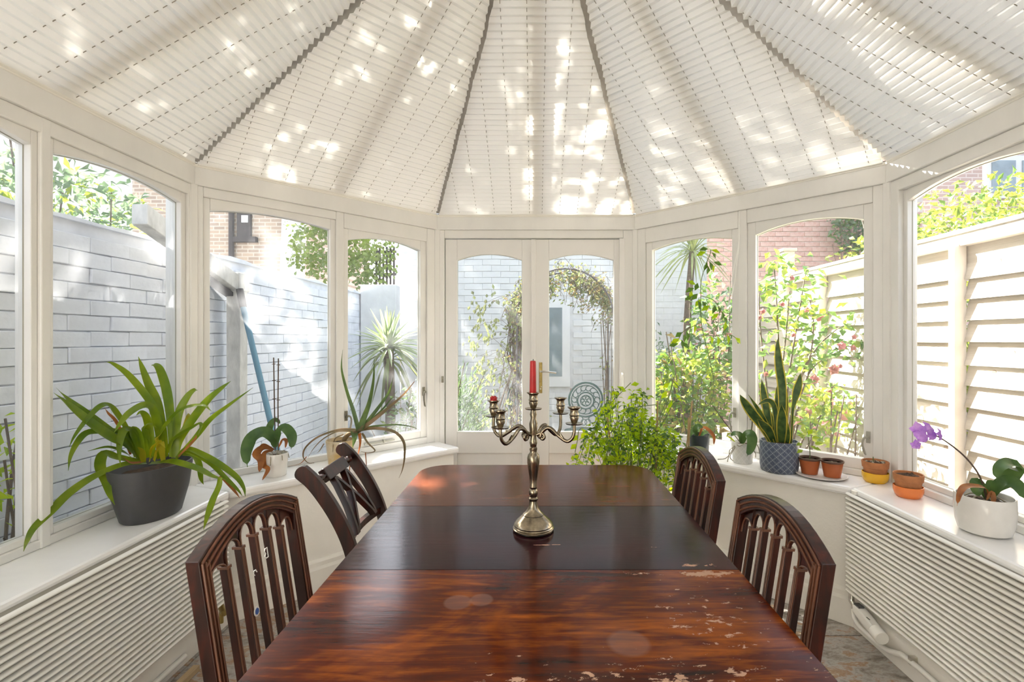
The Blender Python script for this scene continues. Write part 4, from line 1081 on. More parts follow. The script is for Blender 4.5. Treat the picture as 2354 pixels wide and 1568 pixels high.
# ------------------------------------------------------------------ potted plants
def pot(name, root, prof, c, mat, n=28, sx=1., sy=1., rot=0.):
    """prof runs from the centre of the underside up the outside, over the rim and down the inside to the soil"""
    mb = MB(); mb.lathe(prof, c, n, sx=sx, sy=sy, rot=rot)
    o = mb.build(name, mat, root, smooth=40)
    # object coordinates centred on the pot, so that patterns wrap round it
    return o
def soil(root, c, r, z, sx=1., sy=1., rot=0., seed=1):
    rr = random.Random(seed); mb = MB(); n = 20; rings = [(r, 0), (r * .7, .004), (r * .35, .007)]
    vs = []; 
    for (ra, h) in rings:
        for k in range(n):
            a = 2 * pi * k / n; x, y = ra * sx * cos(a), ra * sy * sin(a)
            vs.append((c[0] + x * cos(rot) - y * sin(rot), c[1] + x * sin(rot) + y * cos(rot), z + h + rr.uniform(-.002, .003)))
    vs.append((c[0], c[1], z + .008)); fs = []
    for i in range(2):
        for k in range(n): fs.append((i * n + k, i * n + (k + 1) % n, (i + 1) * n + (k + 1) % n, (i + 1) * n + k))
    for k in range(n): fs.append((2 * n + k, 2 * n + (k + 1) % n, 3 * n))
    mb.add(vs, fs); return mb.build('soil', M_POTSOIL, root)
def lw(n, w, shape='strap'):
    out = []
    for i in range(n):
        t = i / (n - 1)
        if shape == 'strap': f = min(1, .62 + 1.0 * t) * (1 - max(0, (t - .45) / .55) ** 1.7)
        elif shape == 'oval': f = max(.12, sin(pi * min(1, t * .92 + .04)) ** .75) if t < .96 else .05
        elif shape == 'taper': f = 1 - t ** 1.3
        elif shape == 'spear': f = (.45 + .75 * sin(pi * min(1, t * 1.0) * .9 + .2)) * (1 - t ** 6)
        elif shape == 'bulge': f = .30 + .9 * math.exp(-((t - .68) / .20) ** 2) if t < .9 else (1 - t) * 6.5
        out.append(max(.0006, w * f))
    return out
def leaf(root, name, pts, w, mat, shape='strap', nrm=None, fold=.28, n=5, edge=None, thick=0.):
    sp = spline(pts, n); k = len(sp)
    if nrm is None:
        mid = sp[k // 2]; nrm = (Vector((0, 0, CH)) - mid).normalized() * .75 + Vector((0, 0, .7))
    mb = MB(); mb.ribbon(sp, lw(k, w, shape), nrm, fold, edge=edge, thick=thick)
    return mb.build(name, mat, root, smooth=80)
def pl(lst, d0, d1):
    """photo positions with depth running from d0 to d1"""
    n = len(lst); return [pix(x, y, d0 + (d1 - d0) * i / (n - 1)) for i, (x, y) in enumerate(lst)]

# --- large strappy plant in a charcoal planter
pc = Vector((-1.512, 1.925, SL))
bro = thing('potted_bromeliad', 'large strappy green plant in a charcoal planter on the left sill', 'potted plant', pc)
pot('planter', bro, [(.0001, .002), (.080, .0), (.086, .006), (.107, .10), (.117, .185), (.118, .205), (.113, .206), (.108, .19), (.099, .165), (.0001, .16)], pc, P_GREY, 40, sx=1.0, sy=1.36)
soil(bro, pc, .100, SL + .172, 1, 1.34)
BR = [([(372, 1050), (371, 986), (348, 929), (298, 866), (262, 838), (244, 832)], 1.84, .017), ([(380, 1050), (375, 1000), (361, 929), (342, 886), (327, 846), (318, 820)], 1.92, .020),
      ([(396, 1050), (394, 985), (384, 905), (368, 852), (355, 838), (349, 842)], 1.96, .020), ([(400, 1052), (404, 1005), (411, 952), (431, 913), (448, 896), (453, 899)], 1.98, .018),
      ([(402, 1052), (412, 1015), (441, 969), (478, 922), (510, 893), (531, 876)], 1.95, .022), ([(405, 1055), (448, 1009), (484, 966), (531, 929), (582, 891)], 1.90, .016),
      ([(346, 1052), (361, 1010), (385, 975), (418, 942), (464, 932), (486, 945)], 1.80, .016), ([(318, 1050), (290, 1026), (259, 1009), (212, 976), (159, 932), (123, 903)], 1.64, .024),
      ([(316, 1052), (292, 1020), (250, 990), (190, 945), (150, 914), (129, 891)], 1.66, .018), ([(312, 1050), (297, 1000), (276, 962), (252, 934), (230, 935), (199, 966), (172, 1002), (159, 1028)], 1.66, .014),
      ([(322, 1055), (300, 1010), (270, 994), (239, 992), (200, 996), (178, 1018), (162, 1050), (157, 1082)], 1.66, .017), ([(330, 1056), (312, 1010), (296, 989), (282, 995), (274, 1030), (277, 1072)], 1.78, .019),
      ([(368, 1054), (366, 1000), (354, 950), (334, 932), (298, 950), (276, 975), (262, 995)], 1.74, .020), ([(336, 1064), (285, 1068), (219, 1095), (159, 1135), (116, 1178), (78, 1215), (62, 1245), (54, 1268)], 1.46, .018),
      ([(320, 1062), (270, 1052), (240, 1044), (230, 1072), (243, 1108), (252, 1138), (264, 1161)], 1.72, .021), ([(408, 1050), (430, 1032), (470, 1048), (510, 1072), (544, 1098), (560, 1122), (564, 1142)], 1.86, .016),
      ([(404, 1055), (430, 1040), (481, 1064), (517, 1098), (545, 1125), (557, 1140)], 1.84, .012), ([(345, 1066), (372, 1064), (398, 1062), (454, 1078), (490, 1096), (520, 1103)], 1.74, .017),
      ([(506, 1098), (503, 1120), (490, 1150), (481, 1175), (474, 1196), (468, 1218)], 1.72, .014), ([(420, 1045), (445, 1048), (458, 1070), (462, 1100), (468, 1114)], 1.94, .014),
      ([(340, 1052), (338, 1012), (333, 985), (345, 975), (362, 984)], 1.84, .013), ([(305, 1055), (285, 1040), (248, 1028), (202, 1037)], 1.74, .009), ([(352, 1050), (347, 1010), (338, 965), (325, 948), (313, 955)], 1.88, .017),
      ([(330, 1050), (322, 1005), (305, 985), (292, 1005)], 1.86, .014), ([(398, 1050), (420, 1000), (432, 960), (433, 950)], 1.98, .012), ([(380, 1050), (400, 1010), (440, 985), (462, 975), (456, 1000)], 1.86, .013)]
for i, (pp_, dt, w_) in enumerate(BR):
    leaf(bro, 'leaf', pl(pp_, 1.90 if i not in (18,) else 1.725, dt), w_ * .80, L_BROMY if i in (24,) else L_BROM, 'strap', fold=.32)
for pp_, dt, mt in (([(375, 1058), (370, 1030), (362, 1010), (372, 996)], 1.82, L_BROMY), ([(345, 1060), (352, 1030), (366, 1012)], 1.80, L_BROMY), ([(355, 1060), (364, 1032), (370, 1018), (380, 1030)], 1.80, L_BROMY), ([(330, 1062), (325, 1040), (316, 1028)], 1.84, L_BROMY),
                ([(410, 1050), (430, 1030), (448, 1010), (452, 1000)], 1.88, L_DRY), ([(505, 1095), (520, 1108), (540, 1130), (551, 1145)], 1.84, L_DRY), ([(300, 1045), (270, 975), (248, 950), (238, 935)], 1.80, L_DRY), ([(330, 1062), (300, 1064), (280, 1050)], 1.8, L_DRY)):
    leaf(bro, 'leaf', pl(pp_, 1.88, dt), .012 if mt is L_BROMY else .006, mt, 'strap')

# --- orchid in a white pot with two bare flower spikes
oc = Vector(pix(634, 1090, 2.488)); oc.z = SL
orc = thing('potted_orchid', 'orchid with two bare flower spikes in a white pot below the blue pole', 'potted plant', oc)
PW = lambda r0, r1, h: [(.0001, .001), (r0 * .93, 0), (r0, .004), ((r0 + r1) / 2, h * .5), (r1, h * .97), (r1 * .985, h), (r1 * .94, h), (r1 * .92, h * .93), (r1 * .8, h * .82), (.0001, h * .80)]
pot('pot', orc, PW(.050, .058, .115), oc, P_WHITE); soil(orc, oc, .049, SL + .098)
D = 2.46
for pp_, dt, w_, mt, sh in (([(632, 1028), (628, 1010), (607, 995), (580, 1008), (566, 1040), (569, 1074)], 2.38, .034, L_ORCH, 'oval'), ([(634, 1028), (638, 1002), (652, 984), (668, 998), (672, 1015), (669, 1033)], 2.42, .026, L_ORCH, 'oval'),
                        ([(632, 1028), (618, 1000), (622, 978), (634, 966), (644, 974)], 2.50, .017, L_ORCH, 'oval'), ([(630, 1034), (605, 1030), (590, 1045), (600, 1060), (596, 1085)], 2.38, .020, L_DRY, 'oval'),
                        ([(628, 1036), (608, 1042), (606, 1070), (616, 1080), (603, 1104)], 2.37, .013, L_DRY, 'oval'), ([(640, 1030), (650, 1012), (658, 1014), (656, 1030)], 2.44, .009, L_DRY, 'oval'), ([(628, 1032), (605, 1022), (592, 1036)], 2.42, .006, L_DRY, 'strap')):
    leaf(orc, 'leaf', pl(pp_, D, dt), w_, mt, sh, n=5)
for pp_, r in (([(633, 1034), (631, 940), (629, 822)], .0032), ([(640, 1036), (639, 930), (640, 824)], .0032)):
    sp = pl(pp_, D, D); mb = MB(); mb.tube(sp, r, 6); 
    for f in (.18, .55, .75, .93):
        p = sp[0].lerp(sp[-1], f); mb.tube([p - Vector((.009, 0, 0)), p + Vector((.009, 0, 0))], .0022, 5)
    mb.build('flower_spike', L_STEMB, orc, smooth=60)
mb = MB()
for k in range(7):
    a = k * .9; mb.tube(spline([oc + Vector((.015 * cos(a), .015 * sin(a), .10)), oc + Vector((.035 * cos(a), .035 * sin(a), .118)), oc + Vector((.055 * cos(a + .3), .055 * sin(a + .3), .112)), oc + Vector((.062 * cos(a + .3), .062 * sin(a + .3), .085 - .01 * (k % 3)))], 3), .0022, 5)
mb.build('roots', L_ROOT, orc, smooth=60)

# --- aloe in a mustard glazed pot
ac = Vector(pix(782, 1060, 2.72)); ac.z = SL
alo = thing('potted_aloe', 'spiky aloe with long drooping leaves in a mustard pot behind the lattice chair', 'potted plant', ac)
pot('pot', alo, PW(.062, .076, .135), ac, P_MUST); soil(alo, ac, .064, SL + .115)
D = 2.70
mb = MB(); mb.tube(spline([ac + Vector((0.01, 0, .11)), ac + Vector((.05, -.02, .165)), pix(822, 990, 2.66)], 4), .013, 8); mb.build('stem', L_ALOEB, alo, smooth=60)
for pp_, dt, w_, mt in (([(824, 990), (812, 945), (799, 906), (787, 860), (785, 835), (788, 804)], 2.68, .012, L_ALOE), ([(828, 988), (838, 960), (850, 924), (859, 870), (860, 816)], 2.64, .019, L_ALOE),
                        ([(832, 988), (856, 957), (889, 912), (898, 890), (904, 867)], 2.70, .014, L_ALOE), ([(830, 988), (860, 962), (885, 935), (913, 899)], 2.74, .012, L_ALOE), ([(822, 995), (856, 970), (904, 930), (930, 905), (952, 877)], 2.58, .017, L_ALOEB),
                        ([(826, 990), (860, 981), (910, 977), (945, 981), (966, 990)], 2.70, .009, L_ALOE), ([(824, 990), (866, 986), (907, 994), (928, 1017), (930, 1050), (925, 1080), (917, 1099)], 2.52, .012, L_ALOEB),
                        ([(826, 990), (790, 988), (760, 994), (728, 1007), (702, 1030), (697, 1050), (708, 1064), (722, 1064)], 2.50, .009, L_ALOEB), ([(824, 994), (780, 992), (745, 1008), (722, 1030), (708, 1052)], 2.56, .006, L_ALOEB),
                        ([(815, 992), (815, 1010), (810, 1030)], 2.60, .020, L_ALOE), ([(826, 996), (828, 1020), (822, 1050)], 2.60, .009, L_DRY), ([(832, 996), (845, 1018), (862, 1036), (848, 1041), (830, 1038)], 2.58, .006, L_ALOEB), ([(790, 1000), (770, 1010), (764, 1040)], 2.64, .006, L_ALOEB),
                        ([(818, 1040), (804, 1075), (806, 1110), (808, 1145)], 2.50, .0035, L_DRY), ([(840, 1040), (842, 1075), (835, 1095)], 2.52, .003, L_DRY), ([(705, 1050), (690, 1066), (662, 1072)], 2.52, .003, L_DRY), ([(745, 1020), (735, 1036), (728, 1042)], 2.6, .0035, L_ALOEB)):
    leaf(alo, 'leaf', pl(pp_, 2.66, dt), w_, mt, 'taper', fold=.45, thick=w_ * .3)

# --- snake plant in a blue diamond pot
sc_ = Vector(pix(1791, 1075, 2.50)); sc_.z = SR
sna = thing('potted_snake_plant', 'yellow-edged snake plant in a blue diamond-pattern pot on the right sill', 'potted plant', sc_)
pot('pot', sna, [(.0001, .001), (.080, 0), (.087, .006), (.091, .03), (.0915, .145), (.090, .155), (.084, .155), (.083, .14), (.0001, .135)], sc_, P_BLUE, 40)
soil(sna, sc_, .082, SR + .137)
D = 2.50
for pp_, dt, w_, sh in (([(1798, 1022), (1799, 950), (1798, 890), (1791, 839), (1788, 800), (1789, 775)], 2.50, .019, 'spear'), ([(1776, 1022), (1757, 985), (1728, 948), (1710, 922), (1701, 907)], 2.42, .021, 'spear'), ([(1782, 1024), (1768, 992), (1754, 975), (1741, 963)], 2.40, .020, 'spear'),
                        ([(1772, 1022), (1768, 980), (1760, 930), (1754, 895), (1751, 872)], 2.56, .017, 'spear'), ([(1796, 1028), (1797, 990), (1798, 955), (1796, 929)], 2.41, .022, 'spear'), ([(1818, 1022), (1821, 975), (1823, 940), (1830, 908), (1837, 880), (1840, 858)], 2.47, .018, 'bulge'),
                        ([(1806, 1022), (1804, 960), (1806, 915), (1803, 878)], 2.54, .013, 'spear'), ([(1784, 1020), (1784, 970), (1780, 935), (1768, 921), (1752, 925), (1742, 932)], 2.52, .012, 'spear'), ([(1778, 1022), (1765, 985), (1745, 945), (1720, 907)], 2.54, .012, 'spear'),
                        ([(1790, 1022), (1788, 960), (1788, 905), (1787, 885)], 2.56, .013, 'spear'), ([(1808, 1026), (1810, 1000), (1808, 960)], 2.44, .014, 'spear'), ([(1776, 1020), (1775, 970), (1764, 935)], 2.58, .012, 'spear')):
    leaf(sna, 'leaf', pl(pp_, D, dt), w_, [L_SNAKE, L_SNAKEY], sh, nrm=(-.55, -.8, .15), fold=.22, edge=(1, .24), n=5)

# --- orchid in a white diamond-relief pot
wc = Vector(pix(1707, 1058, 2.66)); wc.z = SR
wor = thing('potted_orchid', 'small orchid with drooping leaf in a white diamond-relief pot left of the snake plant', 'potted plant', wc)
pot('pot', wor, PW(.050, .058, .112), wc, P_WTEX); soil(wor, wc, .049, SR + .096)
for pp_, dt, w_, mt in (([(1708, 1020), (1714, 1000), (1724, 998), (1729, 1014), (1725, 1035), (1717, 1049)], 2.52, .026, L_ORCH), ([(1706, 1020), (1700, 1004), (1690, 997), (1680, 1002)], 2.62, .017, L_ORCH), ([(1706, 1020), (1704, 1002), (1696, 996), (1712, 1000)], 2.66, .014, L_ORCH), ([(1690, 1016), (1678, 1008), (1672, 1004)], 2.6, .012, L_JAS)):
    leaf(wor, 'leaf', pl(pp_, 2.64, dt), w_, mt, 'oval')
mb = MB(); mb.tube(spline(pl([(1702, 1018), (1682, 992), (1664, 968), (1645, 942), (1640, 934)], 2.64, 2.66), 4), .0022, 6); mb.build('flower_spike', L_STEMB, wor, smooth=60)
mb = MB()
for pts in ([(1690, 1026), (1678, 1034), (1676, 1046), (1672, 1062)], [(1688, 1024), (1680, 1040), (1668, 1054), (1650, 1056)], [(1690, 1028), (1678, 1050), (1686, 1060)], [(1726, 1030), (1738, 1022), (1744, 1030), (1746, 1044)], [(1726, 1028), (1736, 1040), (1737, 1052)], [(1694, 1022), (1700, 1026), (1714, 1018)]):
    mb.tube(spline(pl(pts, 2.58, 2.58), 3), .0022, 5)
mb.build('roots', L_ROOT, wor, smooth=60)

# --- orchid in a dark glass pot behind the far right chair
kc = Vector(pix(1606, 1035, 2.84)); kc.z = SR
kor = thing('potted_orchid', 'orchid with one orange leaf in a dark pot behind the far right chair', 'potted plant', kc)
pot('pot', kor, PW(.056, .062, .120), kc, P_BLACK); soil(kor, kc, .052, SR + .102)
for pp_, dt, w_, mt in (([(1606, 1006), (1616, 984), (1630, 990), (1641, 1005), (1641, 1022)], 2.76, .011, L_DRY), ([(1604, 1008), (1598, 990), (1606, 980), (1616, 984)], 2.8, .016, L_ORCH), ([(1604, 1008), (1596, 994), (1588, 996), (1580, 1010)], 2.8, .018, L_ORCH), ([(1608, 1006), (1618, 996), (1626, 998)], 2.86, .013, L_JASD)):
    leaf(kor, 'leaf', pl(pp_, 2.82, dt), w_, mt, 'oval')

# --- two nursery pots on a saucer
sa = Vector(pix(1887, 1092, 2.395)); sa.z = SR
mb = MB(); mb.lathe([(.0001, .004), (.085, .001), (.112, .009), (.114, .012), (.110, .013), (.086, .005), (.0001, .006)], sa, 36)
tag(mb.build('saucer', P_SAUC, smooth=40), 'pale round saucer under two small terracotta-coloured pots', 'saucer')
NP = [(.0001, .001), (.036, 0), (.0365, .004), (.047, .068), (.050, .070), (.0515, .078), (.0475, .078), (.045, .066), (.0001, .062)]
def nursery(px_, d, label):
    c = Vector(pix(px_, 1080, d)); c.z = SR + .007
    root = thing('nursery_pot', label, 'pot', c, group='small pots on the saucer')
    mb = MB(); mb.lathe(NP[:4], c, 24); mb.build('pot', P_PLAST, root, smooth=40)
    mb = MB(); mb.lathe(NP[3:], c, 24); mb.build('rim', P_RIM, root, smooth=40)
    soil(root, c, .044, c.z + .063); return root, c
n1, cc1 = nursery(1861, 2.425, 'small terracotta-coloured plastic pot with a seedling, right of the snake plant')
n2, cc2 = nursery(1913, 2.368, 'small empty terracotta-coloured plastic pot on the right half of the saucer')
mb = MB(); top = pix(1858, 1005, 2.41); mb.tube(spline([cc1 + Vector((0, 0, .065)), pix(1862, 1040, 2.42), top], 4), .0022, 6); st = mb.build('stem', L_STEM, n1, smooth=60)
for (x, y, dx, dz) in ((1858, 1004, -.2, .5), (1850, 1002, -1, .2), (1866, 1008, 1, .25), (1872, 1020, 1, .1), (1845, 1020, -1, -.1), (1862, 1025, .6, -.3), (1852, 1012, -.7, .5), (1870, 1030, 1, -.2), (1846, 1034, -1, -.3), (1857, 1000, .4, .8)):
    mb = MB(); mb.blade(pix(x, y, 2.41), (dx, -.3, dz), .038, .012, (0, -.6, .8), fold=.2, droop=.15); mb.build('leaf', L_SEED, n1)

# --- terracotta pots in glazed bowls
def bowlpot(px_, py_, d, gl, gname, label, sprout=False):
    c = Vector(pix(px_, py_, d)); c.z = SR
    root = thing('terracotta_pot', label, 'pot', c)
    mb = MB(); mb.lathe([(.0001, .001), (.040, 0), (.048, .008), (.054, .026), (.0545, .046), (.052, .047), (.049, .028), (.040, .010), (.0001, .008)], c, 30); mb.build('glazed_bowl', gl, root, smooth=40)
    mb = MB(); mb.lathe([(.0001, .012), (.038, .010), (.046, .050), (.049, .068), (.053, .070), (.0555, .096), (.054, .099), (.050, .098), (.048, .090), (.0001, .088)], c, 30); mb.build('pot', P_TERRA, root, smooth=40)
    s = soil(root, c, .046, c.z + .088, seed=px_)
    rr = random.Random(px_); mb = MB()
    for k in range(14):
        a = rr.uniform(0, 6.28); r_ = rr.uniform(0, .04); p = c + Vector((r_ * cos(a), r_ * sin(a), .094)); mb.lathe([(.0001, -.005), (.006, 0), (.0001, .005)], p, 6, sx=rr.uniform(.8, 1.6))
    mb.build('bark_chips', L_ROOT if sprout else M_POTSOIL, root)
    if sprout:
        mb = MB(); mb.tube([c + Vector((-.008, 0, .09)), c + Vector((-.010, 0, .118))], .002, 5); mb.build('sprout', L_STEM, root)
    return root
bowlpot(2012, 1104, 2.30, P_YEL, 'yellow', 'terracotta pot in a yellow glazed bowl at the corner of the right sill', True)
bowlpot(2088, 1130, 2.085, P_ORG, 'orange', 'terracotta pot in an orange glazed bowl on the right sill')

# --- purple orchid
vc = Vector((1.570, 1.70, SR))
vor = thing('potted_orchid', 'purple flowering orchid in a round white pot at the right edge', 'potted plant', vc)
pot('pot', vor, [(.0001, .001), (.058, 0), (.072, .008), (.080, .035), (.084, .08), (.083, .128), (.081, .131), (.077, .129), (.077, .11), (.0001, .105)], vc, P_WHITE, 36); soil(vor, vc, .074, SR + .107)
D = 1.69
for pp_, d0, dt, w_, mt in (([(2278, 1150), (2290, 1122), (2310, 1107), (2332, 1112), (2346, 1128), (2356, 1150)], 1.68, 1.58, .022, L_ORCH), ([(2276, 1150), (2290, 1125), (2312, 1110), (2328, 1090), (2334, 1072), (2318, 1066), (2296, 1078), (2291, 1105)], 1.69, 1.62, .026, L_ORCH),
                            ([(2270, 1150), (2258, 1125), (2247, 1110), (2246, 1128), (2252, 1140)], 1.70, 1.68, .020, L_ORCH), ([(2272, 1148), (2266, 1124), (2243, 1118), (2218, 1120), (2206, 1136), (2200, 1163)], 1.68, 1.58, .011, L_DRY),
                            ([(2274, 1150), (2282, 1128), (2276, 1112), (2270, 1104)], 1.72, 1.74, .018, L_ORCH), ([(2268, 1150), (2280, 1132), (2284, 1150), (2276, 1158)], 1.66, 1.64, .007, L_DRY)):
    leaf(vor, 'leaf', pl(pp_, d0, dt), w_, mt, 'oval', n=5)
sp = spline(pl([(2268, 1148), (2258, 1110), (2243, 1080), (2214, 1046), (2176, 1016), (2145, 998), (2124, 990)], 1.69, 1.62), 5)
mb = MB(); mb.tube(sp, lin(.0036, .0018, len(sp)), 6); mb.build('flower_spike', L_STEMB, vor, smooth=60)
for (x, y, sz, nx, up) in ((2112, 988, .030, -.5, .3), (2138, 986, .030, .3, .5), (2122, 1008, .026, -.2, -.4), (2106, 1024, .020, -.4, -.3), (2164, 1000, .026, .7, .2), (2146, 1004, .022, .1, -.3)):
    c = pix(x, y, 1.62); f = MB(); nn = Vector((nx, -1, up)).normalized(); a = nn.orthogonal().normalized(); b_ = nn.cross(a)
    for k in range(5):
        an = 2 * pi * k / 5 + .3; dd = a * cos(an) + b_ * sin(an) - nn * .25
        f.blade(c, dd, sz * (1.05 if k % 2 else .9), sz * .42, nn, fold=.15, droop=.1)
    f.blade(c, nn * .8 - Vector((0, 0, .5)), sz * .5, sz * .2, (0, 0, 1)); f.build('flower', L_ORFL, vor)
mb = MB()
for k in range(6):
    a = k * 1.1; mb.tube(spline([vc + Vector((.01 * cos(a), .01 * sin(a), .115)), vc + Vector((.03 * cos(a), .03 * sin(a), .13)), vc + Vector((.055 * cos(a), .055 * sin(a), .115))], 3), .003, 5)
mb.build('roots', L_ROOT, vor, smooth=60)

# --- bright green climbing plant with bamboo canes, on the floor behind the table
jc = Vector((.56, 2.62, 0.0))
jas = thing('climbing_plant', 'bright green climbing plant with bamboo canes behind the right end of the table', 'potted plant', jc)
pot('pot', jas, PW(.13, .165, .30), jc, P_TERRA, 30); soil(jas, jc, .14, .25)
mb = MB()
for pts, r in (([(1512, 922), (1509, 1030), (1500, 1250)], .0045), ([(1591, 922), (1585, 990), (1578, 1060), (1540, 1250)], .0045), ([(1396, 960), (1404, 1020), (1425, 1100), (1460, 1250)], .0055), ([(1583, 960), (1576, 1040), (1530, 1250)], .004)):
    sp = spline(pl(pts, 2.60, 2.62), 4); c = MB(); c.tube(sp, r, 7); c.build('bamboo_cane', L_CANE, jas, smooth=60)
jr = random.Random(11)
stems = []
for k in range(46):      # trailing stems from the pot up and over
    x0_ = jr.uniform(1435, 1490); xt = jr.gauss(1440, 58); xt = min(1552, max(1326, xt)); yt_ = 930 + jr.random() ** .8 * 150 + max(0, abs(xt - 1440) - 60) * .9
    d0 = 2.62; dt = jr.uniform(2.36, 2.82)
    pk = min(yt_ - jr.uniform(20, 90), 1040); pk = max(pk, 905)
    stems.append(spline([pix(x0_, 1240, d0), pix((x0_ * .6 + xt * .4), 1110, d0 * .7 + dt * .3), pix(xt * .75 + x0_ * .25, pk, dt), pix(xt, yt_, dt), pix(xt + jr.uniform(-14, 14), yt_ + jr.uniform(20, 60), dt)], 5))
for k in range(16):      # the lower right tail, hanging beside the chair
    xt = jr.uniform(1490, 1550); yt_ = jr.uniform(1060, 1150); dt = jr.uniform(2.45, 2.75)
    stems.append(spline([pix(1480, 1240, 2.62), pix(1500, 1080, 2.6), pix(xt, 1000, dt), pix(xt + 4, yt_, dt)], 5))
mb = MB()
for s in stems: mb.tube(s, .0016, 4, cap=False)
# long bare tendrils reaching up the window
TEN = [[(1480, 1050), (1530, 960), (1560, 915), (1590, 930), (1625, 935), (1640, 905), (1640, 870), (1632, 830), (1620, 780), (1612, 740), (1611, 680), (1612, 645), (1622, 610), (1632, 585), (1634, 574)],
       [(1480, 1050), (1520, 950), (1545, 890), (1542, 870), (1560, 890), (1600, 925), (1660, 950)], [(1612, 680), (1640, 690), (1655, 710), (1668, 740)], [(1613, 740), (1590, 752), (1568, 765), (1558, 785)],
       [(1400, 1000), (1440, 950), (1470, 935), (1560, 928), (1600, 940)], [(1480, 1040), (1530, 940), (1545, 880), (1552, 860)], [(1380, 985), (1335, 985), (1328, 1010), (1322, 1040)], [(1430, 980), (1465, 945), (1480, 930)], [(1395, 935), (1425, 905), (1450, 880)],
       [(1622, 770), (1645, 772), (1672, 768), (1690, 776), (1697, 790)]]
for tpts in TEN:
    sp = spline(pl(tpts, 2.66, 2.72), 4); mb.tube(sp, .0022, 5)
mb.build('stems', L_STEM, jas, smooth=60)
fo = MB()
for s in stems:
    for i in range(8, len(s)):
        for _ in range(4):
            p = s[i] + rvec() * .012 if False else s[i] + Vector((jr.gauss(0, .016), jr.gauss(0, .016), jr.gauss(0, .012)))
            dd = Vector((jr.uniform(-1, 1), jr.uniform(-1, 1), jr.uniform(-.7, .45)))
            fo.blade(p, dd, jr.uniform(.022, .042), jr.uniform(.006, .011), (jr.uniform(-.6, .6), jr.uniform(-.9, .2), .8), m=0 if jr.random() < .72 else 1, fold=.25, droop=.2)
for tpts, spots in ((TEN[0], None),):
    pass
tag(fo.build('foliage', [L_JAS, L_JASD], jas), 'dense bright green leaves', kind='stuff')
TL = [(1634, 574, .9, -.3), (1628, 572, -.9, -.1), (1636, 580, .6, -.6), (1624, 578, -.8, -.3), (1630, 600, .4, -.9), (1626, 602, -.3, -1), (1634, 606, .5, -.9), (1640, 603, .9, -.3), (1628, 612, 0, -1),
      (1600, 655, -.7, .3), (1596, 662, -.9, -.4), (1604, 650, -.2, -.6), (1590, 668, -.3, -1), (1592, 680, -.9, -.5), (1604, 675, -.6, -.6), (1610, 688, -.5, -.8), (1604, 690, .4, -.9), (1614, 692, .4, -.8),
      (1632, 702, -.8, -.5), (1644, 700, -.2, -1), (1650, 704, .5, -.9), (1652, 720, -.7, -.6), (1660, 716, .2, -1), (1664, 728, .6, -.9), (1668, 738, -.1, -1),
      (1568, 764, -.7, -.5), (1572, 768, .2, -1), (1562, 778, -.8, -.5), (1566, 780, .3, -1), (1578, 760, .1, -1), (1596, 745, .2, -1), (1560, 790, -.9, -.2), (1566, 786, .8, -.7),
      (1650, 772, .1, -1), (1672, 768, .2, -1), (1690, 776, .7, -.7), (1634, 772, .3, -.9), (1540, 880, -.7, -.6), (1548, 875, .5, -.8), (1534, 898, -.6, -.8), (1552, 905, .6, -.7), (1545, 920, -.3, -1), (1530, 935, .5, -.8),
      (1330, 1000, -.7, -.6), (1326, 1020, -.7, -.6), (1322, 1040, .3, -1), (1336, 985, .6, -.6), (1345, 990, -.4, -.8), (1440, 900, -.5, .3), (1425, 905, -.9, 0), (1412, 920, -.6, -.6), (1450, 885, .6, .1), (1466, 945, .5, -.7), (1520, 1000, .4, -.9), (1556, 1010, -.5, -.8)]
for k, (x, y, dx, dz) in enumerate(TL):
    mb = MB(); dep = 2.69 + jr.uniform(-.02, .02)
    mb.blade(pix(x, y, dep), (dx, jr.uniform(-.3, .3), dz), jr.uniform(.045, .062), jr.uniform(.012, .016), (-dz * .3, -.9, .35), fold=.25, droop=.15); mb.build('leaf', L_JASD if k < 33 and k % 3 else L_JAS, jas)

# ------------------------------------------------------------------ the garden outside
mb = MB(); mb.box(-3.2, 3.2, 0.5, 6.0, -.14, -.06)
# patio cut round the room: three slabs of ground
def ground(name, poly, mat, label, z=-.06):
    m_ = MB(); m_.prism([(x, y, z - .1) for x, y in poly], [(x, y, z) for x, y in poly]); tag(m_.build(name, mat), label, kind='structure')
ground('ground', [(-16, -6), (16, -6), (16, 22), (-16, 22)], M_SOIL, 'bare garden ground around the conservatory', -.14)
ground('patio', [(-2.04, -3), (2.28, -3), (2.28, 5.95), (-2.04, 5.95)], M_PATIO, 'pale paved patio around the conservatory', -.11)

